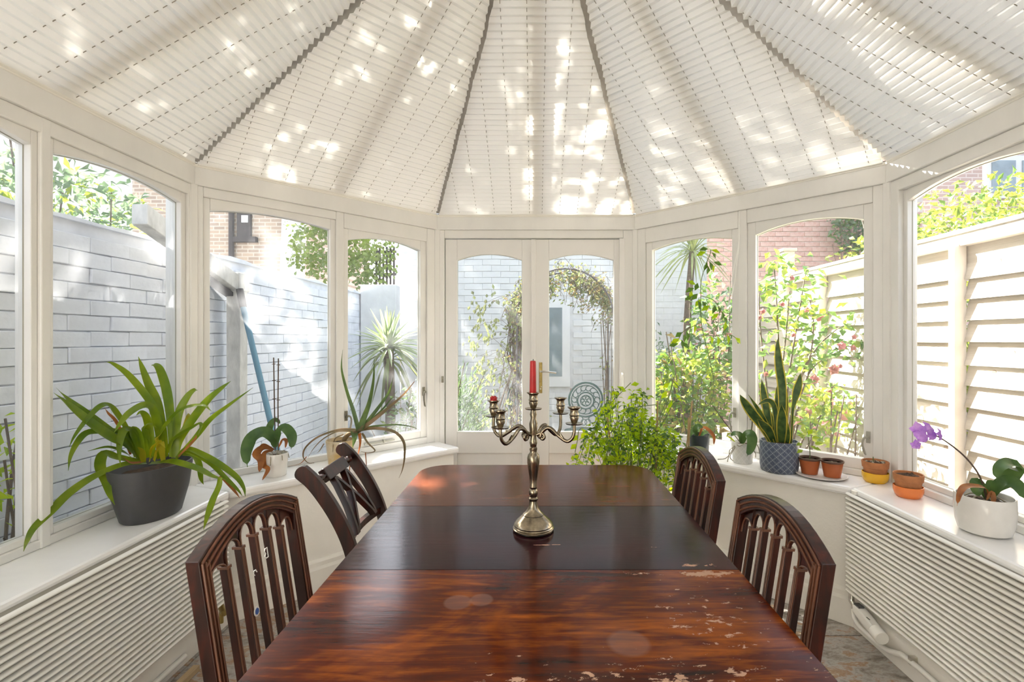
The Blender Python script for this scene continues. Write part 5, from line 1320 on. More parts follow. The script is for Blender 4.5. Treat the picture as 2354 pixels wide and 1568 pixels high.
def brickwall(root, O, du, W, H, bl, bh, mat, mortar_mat, seen, out, zstart=0.0, jit=.006, thick=.1, cut=None, joint=.0025):
    """bricks on a plane: O origin, du unit direction, out = outward normal; seen(u, z) tells which are built singly"""
    O = Vector(O); du = Vector(du); out = Vector(out); rr = random.Random(int(W * 100) + int(H * 10))
    core = MB(); g_ = joint
    c0 = [O, O + du * W, O + du * W - out * thick, O - out * thick]
    core.prism([(p.x, p.y, zstart) for p in c0], [(p.x, p.y, zstart + H) for p in c0]); core.build('core', mortar_mat, root)
    proto = None; rest = MB(); cnt = 0; nz_ = int(H / bh); rz = atan2(du.y, du.x)
    for j in range(nz_):
        off = (j % 2) * bl / 2
        for i in range(-1, int(W / bl) + 1):
            u0 = i * bl + off; u1 = u0 + bl
            if u0 < -.001 or u1 > W + .001: continue
            z0 = zstart + j * bh
            if cut and cut(u0, u1, z0, z0 + bh): continue
            pr = rr.uniform(.004, .004 + jit)
            c = O + du * (u0 + bl / 2)
            if seen(u0 + bl / 2, z0) and cnt < 300:
                if proto is None:
                    pm = MB(); pm.box(-bl / 2 + g_ * .35, bl / 2 - g_ * .35, -.012, .012, g_, bh - g_); proto = pm.build('brick', mat, root, local=True, bevel=.003); o = proto
                else:
                    o = proto.copy(); COL.objects.link(o); o.parent = root
                base = wm(root).inverted() @ Vector((c.x + out.x * (pr - .004), c.y + out.y * (pr - .004), z0 + rr.uniform(-.002, .002)))
                o.location = base; o.rotation_euler = (rr.uniform(-.03, .03), rr.uniform(-.016, .016), rz + rr.uniform(-.012, .012)); cnt += 1
            else:
                a = O + du * (u0 + g_ * .35); b_ = O + du * (u1 - g_ * .35); k = out * (pr * .8)
                rest.prism([(a.x, a.y, z0 + g_), (b_.x, b_.y, z0 + g_), (b_.x + k.x, b_.y + k.y, z0 + g_), (a.x + k.x, a.y + k.y, z0 + g_)], [(a.x, a.y, z0 + bh - g_), (b_.x, b_.y, z0 + bh - g_), (b_.x + k.x, b_.y + k.y, z0 + bh - g_), (a.x + k.x, a.y + k.y, z0 + bh - g_)])
    if rest.v: tag(rest.build('remaining_bricks', mat, root), kind='stuff')
# left boundary wall of white-painted brick
GX = -2.06
lwall = thing('garden_wall', 'white-painted brick garden wall running along the left side', 'wall', (GX, 3.5, -.1))
brickwall(lwall, (GX, .2, 0), (0, 1, 0), 6.3, 1.955, .215, .0725, M_WBRICK, M_WMORTAR, lambda u, z: 1.55 < u < 4.6 and z > .28, (1, 0, 0), zstart=-.1, jit=.012)
mb = MB(); n_ = 40; cr_ = random.Random(5)
ys = lin(.2, 6.5, n_); top = [1.875 + cr_.uniform(-.012, .012) for _ in ys]
for i in range(n_ - 1):
    for (xa, xb) in ((GX - .13, GX + .02),):
        mb.prism([(xa, ys[i], 1.84), (xb, ys[i], 1.84), (xb, ys[i + 1], 1.84), (xa, ys[i + 1], 1.84)], [(xa, ys[i], top[i]), (xb, ys[i], top[i] - .015), (xb, ys[i + 1], top[i + 1] - .015), (xa, ys[i + 1], top[i + 1])])
mb.build('coping', M_WBRICK, lwall)
# lower end pier beyond the wall, sunlit
mb = MB(); mb.box(-2.04, -1.62, 5.70, 5.88, -.11, 1.95); pier = tag(mb.build('pier', M_WBRICK2, bevel=.01), 'low white brick return wall behind the spiky yucca', 'wall')

# timber post with sloping rail, and a blue pole
pt = thing('timber_frame', 'peeling white timber post with a sloping rail against the left wall', 'frame', (-1.93, 3.15, -.11))
mb = MB(); mb.box(-1.975, -1.885, 3.12, 3.20, -.11, 1.70); mb.build('post', M_POSTP, pt, bevel=.004)
mb = MB(); mb.prism([(-1.97, 3.18, 1.60), (-1.89, 3.18, 1.60), (-1.89, 3.18, 1.70), (-1.97, 3.18, 1.70)], [(-1.97, 2.38, 1.875), (-1.89, 2.38, 1.875), (-1.89, 2.38, 1.975), (-1.97, 2.38, 1.975)]); mb.build('sloping_rail', M_POSTP, pt, bevel=.004)
mb = MB(); mb.prism([(-1.985, 3.16, 1.575), (-1.93, 3.16, 1.575), (-1.93, 3.16, 1.60), (-1.985, 3.16, 1.60)], [(-1.985, 2.75, 1.718), (-1.93, 2.75, 1.718), (-1.93, 2.75, 1.743), (-1.985, 2.75, 1.743)]); mb.build('painted_underside_shade', M_DARKW, pt)  # added dark strip, paints in the shade below the rail
mb = MB(); mb.box(-1.99, -1.88, 3.105, 3.215, 1.62, 1.74); mb.build('joint_block', M_POSTP, pt, bevel=.006)
mb = MB(); a, b_ = pix(551, 672, 3.10), pix(629, 1000, 3.02); dd = (b_ - a); end = a + dd * ((a.z + .11) / (a.z - b_.z))
mb.tube([a, end], .017, 12); pol = tag(mb.build('blue_pole', M_BLUEPOLE, smooth=50), 'long blue pole leaning against the white post outside', 'pole')
mb = MB(); mb.tube([a + Vector((0, 0, .02)), a - dd.normalized() * -.10], .021, 10); mb.build('dark_grip', M_DARKW, pol, smooth=50)

# back wall of the garden
YW = 6.05
bwall = thing('back_garden_wall', 'tall white-painted brick wall at the end of the garden behind the arch', 'wall', (.2, YW, -.1))
wx0, wx1, wz0, wz1 = -.30, .44, .72, 1.80
brickwall(bwall, (-1.66, YW, 0), (1, 0, 0), 3.80, 4.0, .225, .075, M_WBRICK2, M_WMORTAR2, lambda u, z: (.72 < u < 3.0 and .35 < z < 2.35), (0, -1, 0), zstart=-.1, jit=.004,
          cut=lambda a_, b__, c_, d_: (-1.66 + b__ > wx0 and -1.66 + a_ < wx1 and d_ > wz0 and c_ < wz1))
win = MB(); win.box(wx0, wx1, YW - .03, YW + .0, wz0, wz1); wf = win.build('window_frame', M_UPVC, bwall, bevel=.006)
mb = MB(); mb.box(wx0 + .10, wx1 - .10, YW - .034, YW - .031, wz0 + .13, wz1 - .10); mb.build('window_pane', M_WINGLASS, wf)
mb = MB(); mb.box(wx1 + .0, wx1 + .02, YW - .02, YW, wz0 - .06, wz0 - .02); mb.build('sill_brick', M_PBRICK, bwall)

# garden arch with its climber
AY = 4.70; ar = thing('garden_arch', 'thin dark steel garden arch overgrown with a climber outside the doors', 'arch', (.28, AY, -.11))
ax0, ax1, spr, rad = -.165, .735, 1.52, .45
hoops = []
for yy in (AY - .16, AY + .16):
    pts = [Vector((ax0, yy, -.11)), Vector((ax0, yy, .7)), Vector((ax0, yy, spr))] + [Vector((.285 - rad * cos(pi * i / 16), yy, spr + rad * sin(pi * i / 16))) for i in range(1, 16)] + [Vector((ax1, yy, spr)), Vector((ax1, yy, .7)), Vector((ax1, yy, -.11))]
    mb = MB(); mb.tube(pts, .008, 7); mb.build('hoop', M_ARCHM, ar, smooth=60); hoops.append(pts)
for i in range(1, len(hoops[0]) - 1):
    mb = MB(); mb.tube([hoops[0][i], hoops[1][i]], .004, 5); mb.build('cross_bar', M_ARCHM, ar)
cl = thing('climbing_shrub', 'straggly climber with small green and brown leaves over the garden arch', 'plant', (-.165, AY, -.11))
gr = random.Random(23); ws = MB(); lf = MB(); tw = MB()
def along(pts, t):
    f = t * (len(pts) - 1); i = min(int(f), len(pts) - 2); return pts[i].lerp(pts[i + 1], f - i)
fine = spline(hoops[0], 4)
dens = lambda t: 1.0 if t < .40 else (.35 if t < .52 else (.9 if t < .78 else .25))
for k in range(620):
    t = gr.random()
    if gr.random() > dens(t): continue
    p = along(fine, t) + Vector((gr.gauss(0, .07), gr.uniform(-.05, .33), gr.gauss(0, .05)))
    if p.z < .25: continue
    L = gr.uniform(.06, .22) if .4 < t < .85 else gr.uniform(.05, .26)
    q_ = p + Vector((gr.gauss(0, .07), gr.gauss(0, .05), -L)); mid_ = (p + q_) / 2 + Vector((gr.gauss(0, .04), gr.gauss(0, .03), .02))
    tw.tube(spline([p, mid_, q_], 3), .0022, 3, cap=False)
    for i in range(gr.randint(3, 9)):
        s = p.lerp(q_, gr.random()) + Vector((gr.gauss(0, .025), gr.gauss(0, .025), gr.gauss(0, .02)))
        lf.blade(s, (gr.uniform(-1, 1), gr.uniform(-.6, .3), gr.uniform(-1, .2)), gr.uniform(.026, .046), gr.uniform(.007, .012), (gr.uniform(-.4, .4), -1, gr.uniform(-.2, .6)), m=1 if (gr.random() < (.4 if t > .6 else .12)) else 0, droop=.1)
for k in range(60):    # loose leafy sprays left of the arch
    x_ = gr.uniform(-.62, -.22); z_ = gr.uniform(.55, 1.75) ; p = Vector((x_, AY - .1 + gr.uniform(-.1, .2), z_))
    if gr.random() < .5: tw.tube(spline([Vector((-.2, AY, z_ + gr.uniform(-.2, .25))), (p + Vector((-.2, AY, z_))) / 2 + Vector((0, 0, .05)), p], 3), .002, 3, cap=False)
    for i in range(gr.randint(2, 6)):
        lf.blade(p + Vector((gr.gauss(0, .03), gr.gauss(0, .03), gr.gauss(0, .04))), (gr.uniform(-.6, .6), gr.uniform(-.4, .3), -1), gr.uniform(.035, .06), gr.uniform(.010, .017), (gr.uniform(-.4, .4), -1, .2), m=0)
for k in range(26):    # bare stems at the foot
    tw.tube(spline([Vector((-.18 + gr.gauss(0, .06), AY + gr.uniform(-.1, .2), -.1)), Vector((-.2 + gr.gauss(0, .1), AY + gr.uniform(-.1, .2), .5)), Vector((-.17 + gr.gauss(0, .1), AY + gr.uniform(-.1, .2), 1.1)), Vector((-.15 + gr.gauss(0, .08), AY + gr.uniform(-.1, .2), 1.6))], 4), .004, 4, cap=False)
for k in range(8):
    tw.tube(spline([Vector((.735 + gr.gauss(0, .03), AY + gr.uniform(-.1, .15), -.1)), Vector((.74 + gr.gauss(0, .05), AY + gr.uniform(-.1, .2), .7)), Vector((.72 + gr.gauss(0, .05), AY + gr.uniform(-.1, .2), 1.5))], 4), .004, 4, cap=False)
tw.build('twigs', L_BARK, cl); tag(lf.build('foliage', [L_CLIMB, L_CLIMBO], cl), kind='stuff')

# cast-iron garden chairs
def iron_chair(label, x, y, rz):
    root = thing('garden_chair', label, 'chair', (x, y, -.11), rz, 'cast iron garden chairs')
    def ring(cx, cz, r, th, m_, a0=0, a1=2 * pi, n=28):
        m_.tube([Vector((cx + r * cos(a0 + (a1 - a0) * i / n), .0, cz + r * sin(a0 + (a1 - a0) * i / n))) for i in range(n + 1)], th, 6)
    bk = MB(); ring(0, .80, .175, .010, bk); ring(0, .80, .148, .005, bk); ring(0, .79, .085, .007, bk); ring(0, .79, .055, .005, bk)
    for k in range(14):
        a_ = 2 * pi * k / 14; ring(.118 * cos(a_), .80 + .118 * sin(a_), .026, .0045, bk, a_, a_ + 4.6, 10)
    for k in range(6):
        a_ = 2 * pi * k / 6; ring(.03 * cos(a_), .79 + .03 * sin(a_), .02, .004, bk, 0, 5, 8)
    for s in (-1, 1): ring(s * .07, .60, .04, .006, bk); ring(s * .02, .57, .03, .005, bk); bk.tube([Vector((s * .12, 0, .66)), Vector((s * .14, .01, .54)), Vector((s * .15, .02, .44))], .010, 6)
    bk.build('backrest', M_IRON, root, local=True, smooth=60)
    st_ = MB(); st_.lathe([(.0001, .43), (.19, .43), (.20, .44), (.19, .45), (.0001, .45)], (0, .19, 0), 24); st_.build('seat', M_IRON, root, local=True, smooth=40)
    for sx_, sy_ in ((-1, 0.03), (1, .03), (-1, .35), (1, .35)):
        lg = MB(); lg.tube(spline([(sx_ * .13, sy_ * .6 + .1, .43), (sx_ * .17, sy_, .3), (sx_ * .15, sy_, .12), (sx_ * .19, sy_ + (.05 if sy_ > .1 else -.05), 0.0)], 4), .011, 6); lg.build('leg', M_IRON, root, local=True, smooth=60)
    return root
iron_chair('green cast-iron round-backed garden chair under the right side of the arch', .525, 5.0, .1)
iron_chair('green cast-iron round-backed garden chair half hidden by the middle of the doors', -.135, 5.0, -.6)

# ---- shrubs
def bush(name, label, cat, c, rad, n, L, W, mats, probs, seed, stems_=8, droop=.2, up=.2, group=None, shell=.55, ground_z=-.11):
    rr = random.Random(seed); c = Vector(c); root = thing(name, label, cat, (c.x, c.y, ground_z), 0, group)
    f_ = MB(); s_ = MB()
    for k in range(stems_):
        d_ = Vector((rr.gauss(0, .5), rr.gauss(0, .5), rr.gauss(.3, .5)))
        tip = c + Vector((d_.x * rad[0], d_.y * rad[1], d_.z * rad[2] * .8)); b0 = Vector((c.x + rr.gauss(0, .06), c.y + rr.gauss(0, .06), ground_z))
        s_.tube(spline([b0, b0.lerp(tip, .5) + Vector((rr.gauss(0, .05), rr.gauss(0, .05), .05)), tip], 4), [.009] * 3 + [.006] * 3 + [.004] * 3, 5, cap=False)
    for k in range(n):
        v = Vector((rr.gauss(0, 1), rr.gauss(0, 1), rr.gauss(0, 1))).normalized() * (shell + (1 - shell) * rr.random()) * (.72 + .35 * (math.sin(k * 1.7) * .5 + .5))
        p = c + Vector((v.x * rad[0], v.y * rad[1], v.z * rad[2]))
        if p.z < ground_z + .02: continue
        d_ = Vector((v.x + rr.uniform(-.8, .8), v.y + rr.uniform(-.8, .8), up + rr.uniform(-.7, .7)))
        r_ = rr.random(); mi = 0; acc = 0
        for i, pr_ in enumerate(probs):
            acc += pr_
            if r_ < acc: mi = i; break
        f_.blade(p, d_, L * rr.uniform(.7, 1.25), W * rr.uniform(.7, 1.2), (rr.uniform(-1, 1), rr.uniform(-1, .4), rr.uniform(.1, 1)), m=mi, droop=droop)
    s_.build('stems', L_BARK, root, smooth=60); tag(f_.build('foliage', mats, root), kind='stuff'); return root
bush('shrub', 'dense green needle-leaved shrub seen low through the left door', 'shrub', (-.72, 4.35, .50), (.30, .28, .62), 2600, .07, .006, [L_SHRUB, L_GREY], (.7, .3), 31, up=.9, droop=0)
bush('shrub', 'dry twiggy shrub below the yucca outside the aloe window', 'shrub', (-1.02, 4.1, .42), (.26, .28, .55), 900, .05, .012, [L_GREY, L_CLIMB, L_SHRUB], (.4, .4, .2), 32, stems_=22)
bush('shrub', 'yellow-green leafy shrub behind the climbing plant window', 'shrub', (1.22, 3.88, .86), (.36, .28, .52), 1300, .075, .020, [L_CAM, L_CAMY, L_CLIMBO], (.52, .34, .14), 33, stems_=16)
bush('shrub', 'grey-green shrub against the white wall right of the arch', 'shrub', (1.28, 5.35, .85), (.32, .25, .62), 900, .06, .010, [L_GREY], (1,), 34, up=.5)
bush('shrub', 'tall dark-leaved camellia behind the climbing plant tendrils', 'shrub', (1.62, 4.4, 1.35), (.26, .26, .62), 420, .085, .026, [L_CAM, L_GREY, L_CAMF], (.6, .32, .08), 35, stems_=12)
bush('shrub', 'bright green weeds growing at the foot of the left wall', 'weeds', (-1.895, 1.72, .72), (.04, .10, .45), 110, .08, .014, [L_JAS], (1,), 36)
bush('shrub', 'pale green overhanging foliage above the left garden wall', 'shrub', (-2.45, 2.55, 2.02), (.30, .50, .24), 700, .06, .016, [L_GREY, L_CAMY], (.82, .18), 37, ground_z=-.14)

# camellia with faded pink blooms, its branches built one by one
cam_ = thing('camellia', 'camellia shrub with faded pink blooms in front of the fence', 'shrub', (1.86, 3.62, -.11))
cr_ = random.Random(44); st_ = MB(); lf = MB()
BRN = [[(1800, 1150), (1796, 950), (1790, 800), (1785, 690), (1780, 620), (1775, 600)], [(1800, 1150), (1810, 900), (1830, 760), (1840, 700), (1850, 640), (1855, 620)], [(1800, 1150), (1770, 950), (1752, 800), (1745, 700), (1748, 660)],
       [(1800, 1100), (1830, 900), (1870, 810), (1920, 760), (1950, 745)], [(1800, 1100), (1850, 880), (1900, 820), (1935, 800), (1962, 795)], [(1800, 1120), (1840, 960), (1890, 900), (1925, 890)], [(1800, 1120), (1815, 930), (1860, 830), (1870, 740), (1862, 690)],
       [(1800, 1120), (1770, 1000), (1750, 930), (1742, 870)], [(1810, 1120), (1850, 1000), (1895, 950), (1930, 930), (1950, 940)], [(1800, 1120), (1795, 900), (1808, 760), (1815, 670)], [(1810, 1130), (1860, 1020), (1900, 980), (1920, 960)]]
for bpts in BRN:
    d1 = cr_.uniform(3.35, 3.75); sp = spline(pl(bpts, 3.60, d1), 5); st_.tube(sp, lin(.010, .003, len(sp)), 5, cap=False)
    for i in range(len(sp) // 3, len(sp)):
        for _ in range(4):
            p = sp[i] + Vector((cr_.gauss(0, .055), cr_.gauss(0, .06), cr_.gauss(0, .05)))
            lf.blade(p, (cr_.uniform(-1, 1), cr_.uniform(-1, .4), cr_.uniform(-.5, .9)), cr_.uniform(.06, .095), cr_.uniform(.018, .028), (cr_.uniform(-.5, .5), cr_.uniform(-1, 0), cr_.uniform(.2, 1)), m=1 if cr_.random() < .30 else 0, droop=.15)
st_.build('branches', L_BARK, cam_, smooth=60); tag(lf.build('foliage', [L_CAM, L_CAMY], cam_), kind='stuff')
for (x, y, s_) in ((1883, 730, .05), (1853, 712, .035), (1933, 795, .05), (1962, 775, .03), (1960, 800, .035), (1870, 872, .055), (1915, 850, .06), (1930, 842, .03), (1796, 700, .035), (1752, 716, .035), (1745, 730, .03), (1905, 900, .035), (1868, 935, .03), (1900, 990, .04), (1820, 640, .03), (1822, 770, .03), (1760, 860, .03)):
    c = pix(x, y, 3.40); f_ = MB()
    for k in range(9):
        a_ = 2 * pi * k / 9; t_ = .5 if k % 2 else 1; f_.blade(c, Vector((cos(a_) * t_, -.6 if k % 2 else -.2, sin(a_) * t_)), s_ * .75, s_ * .33, (0, -1, .2), fold=.3)
    f_.build('bloom', L_CAMF, cam_)
bush('shrub', 'low lime-green rose shrub behind the nursery pots', 'shrub', tuple(pix(1895, 945, 3.05)), (.17, .16, .20), 230, .055, .018, [L_CAMY, L_CAM, L_CAMF], (.62, .25, .13), 47, stems_=10)

# yucca and cordyline
def rosette(root, c, n, L, W, mat, seed, droopk=.5, low=-.6, name='leaf'):
    rr = random.Random(seed)
    for k in range(n):
        az = 2.39996 * k + rr.uniform(-.2, .2); el = low + (1.45 - low) * ((k + .5) / n) ** .9
        d = Vector((cos(az) * cos(el), sin(az) * cos(el), sin(el))); ln = L * rr.uniform(.8, 1.1)
        sag = droopk * ln * cos(el)
        pts = [c, c + d * (ln * .35) + Vector((0, 0, .02 * ln)), c + d * (ln * .7) - Vector((0, 0, sag * .3)), c + d * ln - Vector((0, 0, sag * .75))]
        sp = spline(pts, 2); m_ = MB(); m_.ribbon(sp, lw(len(sp), W, 'strap'), (d.x * -.3, d.y * -.3 - .4, 1), .35); m_.build(name, mat, root)
yc = pix(893, 800, 4.75); yu_ = thing('yucca', 'spiky variegated yucca with drooping dry leaves outside the aloe window', 'plant', (yc.x, yc.y, -.11))
mb = MB(); mb.tube([(yc.x, yc.y, -.11), (yc.x + .02, yc.y, .6), (yc.x, yc.y, yc.z)], .05, 10); mb.build('trunk', L_BARK, yu_, smooth=60)
rosette(yu_, yc, 70, .42, .016, L_YUC, 61, droopk=.28, low=-.5); rosette(yu_, yc - Vector((0, 0, .12)), 26, .40, .014, L_CLIMB, 62, droopk=1.1, low=-1.0, name='dry_leaf')
kc_ = pix(1592, 580, 5.3); pm_ = thing('cordyline_palm', 'slim cordyline palm with a spiky head against the white wall', 'palm', (kc_.x - .02, kc_.y, -.11))
mb = MB(); mb.tube(spline([(kc_.x - .08, kc_.y, -.11), (kc_.x - .08, kc_.y, .8), (kc_.x - .05, kc_.y, 1.6), kc_], 4), lin(.05, .035, 13), 9); mb.build('trunk', L_BARK, pm_, smooth=60)
rosette(pm_, kc_, 64, .48, .012, L_PALM, 63, droopk=.55, low=-.75)

# ---- right-hand fence
FX = 2.30; fen = thing('wooden_fence', 'weathered horizontal-board wooden fence along the right side', 'fence', (FX, 3.2, -.14))
fr = random.Random(9); FT = 1.88
bays = [(-.4, 1.40), (1.42, 2.575), (2.605, 3.805), (3.835, 4.36), (4.46, 5.70)]
bp_ = .113
for (ya, yb) in bays:
    for k in range(17):
        z0 = FT - .16 - (k + 1) * bp_ + .03
        if z0 < -.14: continue
        tl = fr.uniform(-.006, .006); w1 = fr.uniform(-.006, .006); w2 = fr.uniform(-.006, .006); xo = FX
        m_ = MB()
        lo = [(xo - .034, ya, z0 + tl + w1), (xo - .034, yb, z0 + tl + w2), (xo - .020, yb, z0 + tl + w2), (xo - .020, ya, z0 + tl + w1)]
        hi = [(xo + .004, ya, z0 + bp_ + .022), (xo + .004, yb, z0 + bp_ + .022), (xo + .012, yb, z0 + bp_ + .022), (xo + .012, ya, z0 + bp_ + .022)]
        m_.prism(lo, hi); bd = m_.build('board', M_FENCE, fen)
        if ya > 1 and yb < 4:
            for _ in range(fr.randint(0, 2)):
                y_ = fr.uniform(ya + .1, yb - .1); zz_ = z0 + fr.uniform(.03, .09); xx = xo - .034 + (zz_ - z0) / (bp_ + .022) * .038
                kn = MB(); r_ = fr.uniform(.010, .017); kn.tube([(xx - .001, y_, zz_), (xx + .004, y_, zz_)], r_, 9, flat=1); kn.build('knot', M_KNOT, bd)
for y_ in (1.41, 2.59, 3.82): 
    m_ = MB(); m_.box(FX - .085, FX - .020, y_ - .020, y_ + .020, -.14, FT - .06); m_.build('batten', M_FENCER, fen, bevel=.003)
for (ya, yb) in ((-.4, 2.0), (2.003, 4.36), (4.46, 5.7)):
    m_ = MB(); m_.box(FX - .060, FX + .015, ya, yb, FT - .075, FT - .01); m_.build('top_rail', M_FENCER, fen, bevel=.003)
    m_ = MB(); m_.box(FX - .070, FX + .03, ya, yb, FT - .012, FT + .010); m_.build('capping', M_FENCER, fen, bevel=.003)
    m_ = MB(); m_.box(FX - .012, FX + .010, ya, yb, FT - .19, FT - .07); m_.build('top_board', M_FENCE, fen)
m_ = MB(); m_.box(FX - .07, FX + .03, 4.36, 4.46, -.14, 2.10); ps = m_.build('post', M_FENCER, fen, bevel=.004)
m_ = MB(); m_.box(FX - .085, FX + .045, 4.345, 4.475, 2.10, 2.125); m_.build('post_cap', M_FENCER, ps, bevel=.004)

# ---- beyond the boundaries
bush('conifer_hedge', 'golden-green conifer hedge above the fence on the right', 'hedge', (3.55, 3.75, 1.55), (.85, 2.05, .98), 15000, .07, .018, [L_HEDGE, L_CAMY, L_CAM], (.62, .24, .14), 71, stems_=6, ground_z=-.14, shell=.75)
bush('conifer_hedge', 'darker inner hedge growing behind the fence post', 'hedge', (3.3, 7.1, 1.25), (.5, .7, .8), 1500, .08, .02, [L_CAM, L_GREY], (.7, .3), 72, ground_z=-.14, shell=.7)
rw = thing('red_brick_wall', 'red brick house wall beyond the fence on the right', 'wall', (4.6, 8.6, -.14))
brickwall(rw, (2.55, 8.6, 0), (1, 0, 0), 4.3, 5.5, .26, .088, M_RBRICK, M_RMORTAR, lambda u, z: .2 < u < 3.6 and 1.85 < z < 3.45, (0, -1, 0), zstart=-.14, jit=.01, joint=.006)
bush('ivy', 'ivy hanging on the red brick wall above the fence', 'ivy', tuple(pix(1962, 535, 8.35)), (.42, .12, .5), 420, .1, .04, [L_GREY, L_CAM], (.6, .4), 73, ground_z=-.14)
hs_ = thing('far_house', 'pink brick house with a white window behind the hedge', 'house', (9.5, 10.0, -.14))
m_ = MB(); m_.box(6.3, 14.0, 9.2, 14, -.14, 6.2); m_.build('wall', M_PBRICK, hs_)
m_ = MB(); m_.prism([(6.1, 9.0, 6.2), (14.2, 9.0, 6.2), (14.2, 14.2, 6.2), (6.1, 14.2, 6.2)], [(8, 11.4, 8.6), (12.5, 11.4, 8.6), (12.5, 11.8, 8.6), (8, 11.8, 8.6)]); m_.build('roof', M_SLATE, hs_)
m_ = MB(); m_.box(8.45, 10.2, 9.12, 9.2, 3.95, 4.75); wn_ = m_.build('window', M_UPVC, hs_)
for xa in (8.55, 9.12, 9.68):
    m_ = MB(); m_.box(xa, xa + .44, 9.10, 9.125, 4.05, 4.65); m_.build('pane', M_WINGLASS, wn_)
yh = thing('yellow_brick_house', 'yellow stock-brick house with a small window beyond the left wall', 'house', (-7.0, 9.6, -.14))
m_ = MB(); m_.box(-12.0, -4.75, 9.6, 14.0, -.14, 6.4); m_.build('wall', M_YBRICK, yh)
a_ = pix(545, 545, 9.55); b__ = pix(576, 470, 9.55)
m_ = MB(); m_.box(a_.x, b__.x, 9.54, 9.6, a_.z, b__.z + .25); w1_ = m_.build('window', M_DARKW, yh)
m_ = MB(); m_.box(a_.x + .10, b__.x - .04, 9.52, 9.545, a_.z + .28, a_.z + .42); m_.build('pane', M_UPVC, w1_)
m_ = MB(); m_.box(a_.x - .08, b__.x + .12, 9.50, 9.6, a_.z - .10, a_.z); m_.build('window_sill', M_DARKW, w1_)
m_ = MB(); m_.tube([(a_.x - .10, 9.53, -.1), (a_.x - .10, 9.53, 6.0)], .05, 8); m_.build('drain_pipe', M_DARKW, yh)
m_ = MB(); m_.prism([(-5.08, 9.52, -.14), (-4.70, 9.52, -.14), (-4.70, 9.75, -.14), (-5.08, 9.75, -.14)], [(-4.84, 9.52, 6.4), (-4.46, 9.52, 6.4), (-4.46, 9.75, 6.4), (-4.84, 9.75, 6.4)]); m_.build('render_pier', M_UPVC, yh)
m_ = MB(); m_.prism([(-12.2, 9.4, 6.4), (-4.4, 9.4, 6.4), (-4.4, 14.2, 6.4), (-12.2, 14.2, 6.4)], [(-11, 11.7, 8.4), (-6, 11.7, 8.4), (-6, 11.9, 8.4), (-11, 11.9, 8.4)]); m_.build('roof', M_SLATE, yh)
rh = thing('rendered_house', 'pale rendered neighbouring house beyond the left garden wall', 'house', (-5.6, 2.6, -.14))
m_ = MB(); m_.box(-7.5, -5.2, -3, 6.3, -.14, 4.2); m_.build('wall', M_UPVC, rh)
for k in range(4):
    m_ = MB(); m_.box(-5.2, -5.15, .6 + k * 1.3, .66 + k * 1.3, -.14, 4.2); m_.build('pilaster', M_UPVC, rh)
m_ = MB(); m_.box(-5.2, -5.12, -3, 6.3, 1.3, 1.85); m_.build('brick_plinth', M_PBRICK, rh)
tg = thing('dark_trellis', 'dark timber trellis panel beyond the left wall near the white end wall', 'trellis', (-2.42, 7.6, -.14))
for k in range(6):
    m_ = MB(); m_.box(-2.48 + k * .055, -2.455 + k * .055, 7.58, 7.61, -.14, 2.75); m_.build('slat', M_DARKW, tg)
for z_ in (1.9, 2.3, 2.65):
    m_ = MB(); m_.box(-2.5, -2.15, 7.575, 7.58, z_, z_ + .04); m_.build('rail', M_DARKW, tg)

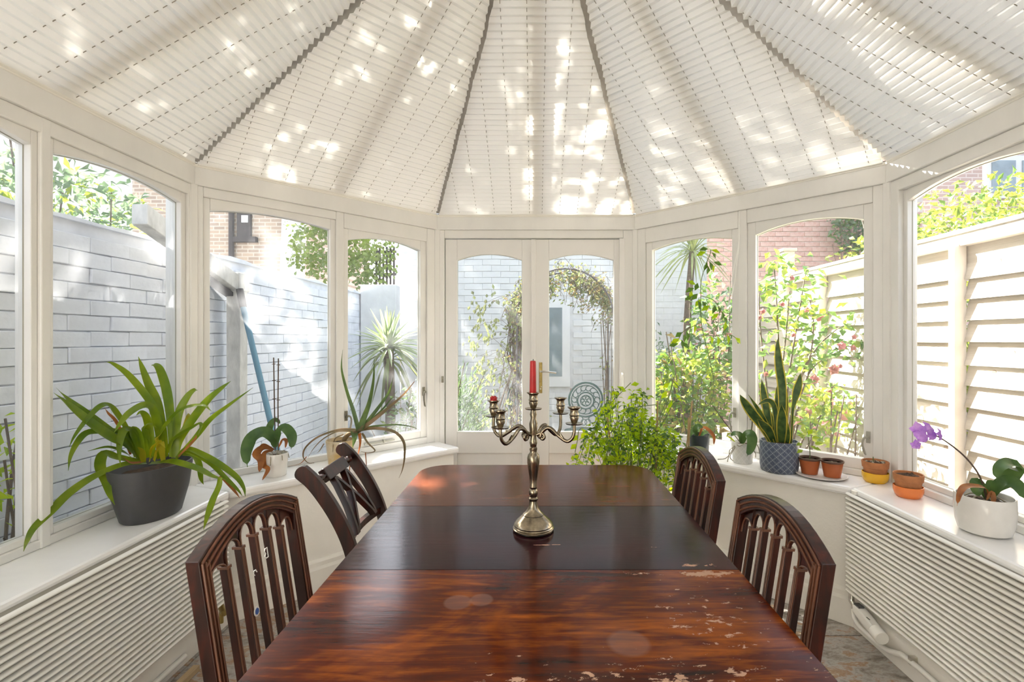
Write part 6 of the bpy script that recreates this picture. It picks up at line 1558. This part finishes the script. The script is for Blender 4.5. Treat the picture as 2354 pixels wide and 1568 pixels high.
# ---- trees whose leaves dapple the roof blinds
def tree(label, base, crown, rad, n, seed, low=None, L=.11, W=.042, clumps=26):
    rr = random.Random(seed); base = Vector(base); crown = Vector(crown)
    root = thing('garden_tree', label, 'tree', base); s_ = MB(); f_ = MB()
    sp = spline([base, Vector((base.x, base.y, 2.0)), Vector((base.x, base.y - .1, 3.9)), Vector((base.x, (base.y + crown.y) / 2, 5.2)), crown], 5); s_.tube(sp, lin(.12, .05, len(sp)), 8)
    cents = []
    for k in range(clumps):
        an_ = rr.uniform(0, 2 * pi); ra_ = rr.random() ** .5; v = Vector((cos(an_) * ra_, sin(an_) * ra_, rr.uniform(-1, 1))); c = crown + Vector((v.x * rad[0], v.y * rad[1], v.z * rad[2]))
        if k >= clumps - 18: c = Vector((rr.uniform(-4.3, -2.5), rr.uniform(2.0, 4.7), crown.z + rr.uniform(-.3, .3)))
        elif c.y > 4.9 and c.x > -2.3: continue
        cents.append((c, rr.uniform(.18, .5)))
        j = sp[rr.randint(len(sp) // 2, len(sp) - 1)]; s_.tube(spline([j, (j + c) / 2 + Vector((0, 0, .1)), c], 3), lin(.03, .008, 4) if False else .014, 5, cap=False)
    for (c, r_) in (low or []): cents.append((Vector(c), r_))
    wsum = sum(r_ ** 2 for c, r_ in cents)
    for (c, r_) in cents:
        L, W = (.075, .03) if c.z < 3.6 else (.14, .058)
        for k in range(int((n if c.z > 3.6 else n * 2.2) * r_ * r_ / wsum)):
            v = rvec_(rr) * rr.random() ** .4 * r_ * 1.25; f_.blade(c + v, rvec_(rr) + Vector((0, 0, -.3)), L * rr.uniform(.7, 1.3), W * rr.uniform(.7, 1.3), rvec_(rr) + Vector((0, 0, .6)), droop=.1)
    s_.build('trunk', L_BARK, root, smooth=60); tag(f_.build('foliage', [L_TREE, L_CAM], root), kind='stuff'); return root
def rvec_(rr):
    while True:
        v = Vector((rr.uniform(-1, 1), rr.uniform(-1, 1), rr.uniform(-1, 1)))
        if .05 < v.length < 1: return v.normalized()
RC = Vector((-.1, 2.0, 2.6)); tcn = RC + SUN_DIR * 3.7
lowleaf = [(tuple(pix(x, y, 7.4)), r_) for x, y, r_ in ((720, 520, .30), (730, 570, .34), (760, 610, .3), (810, 560, .32), (850, 600, .34), (880, 570, .28), (840, 620, .3), (745, 500, .3), (800, 520, .3), (700, 590, .22))]
tree('leafy garden tree with a spreading crown behind the left garden wall', (-3.09, 7.65, -.14), tcn, (2.8, 2.7, .6), 9800, 81, low=lowleaf, clumps=80, L=.14, W=.058)
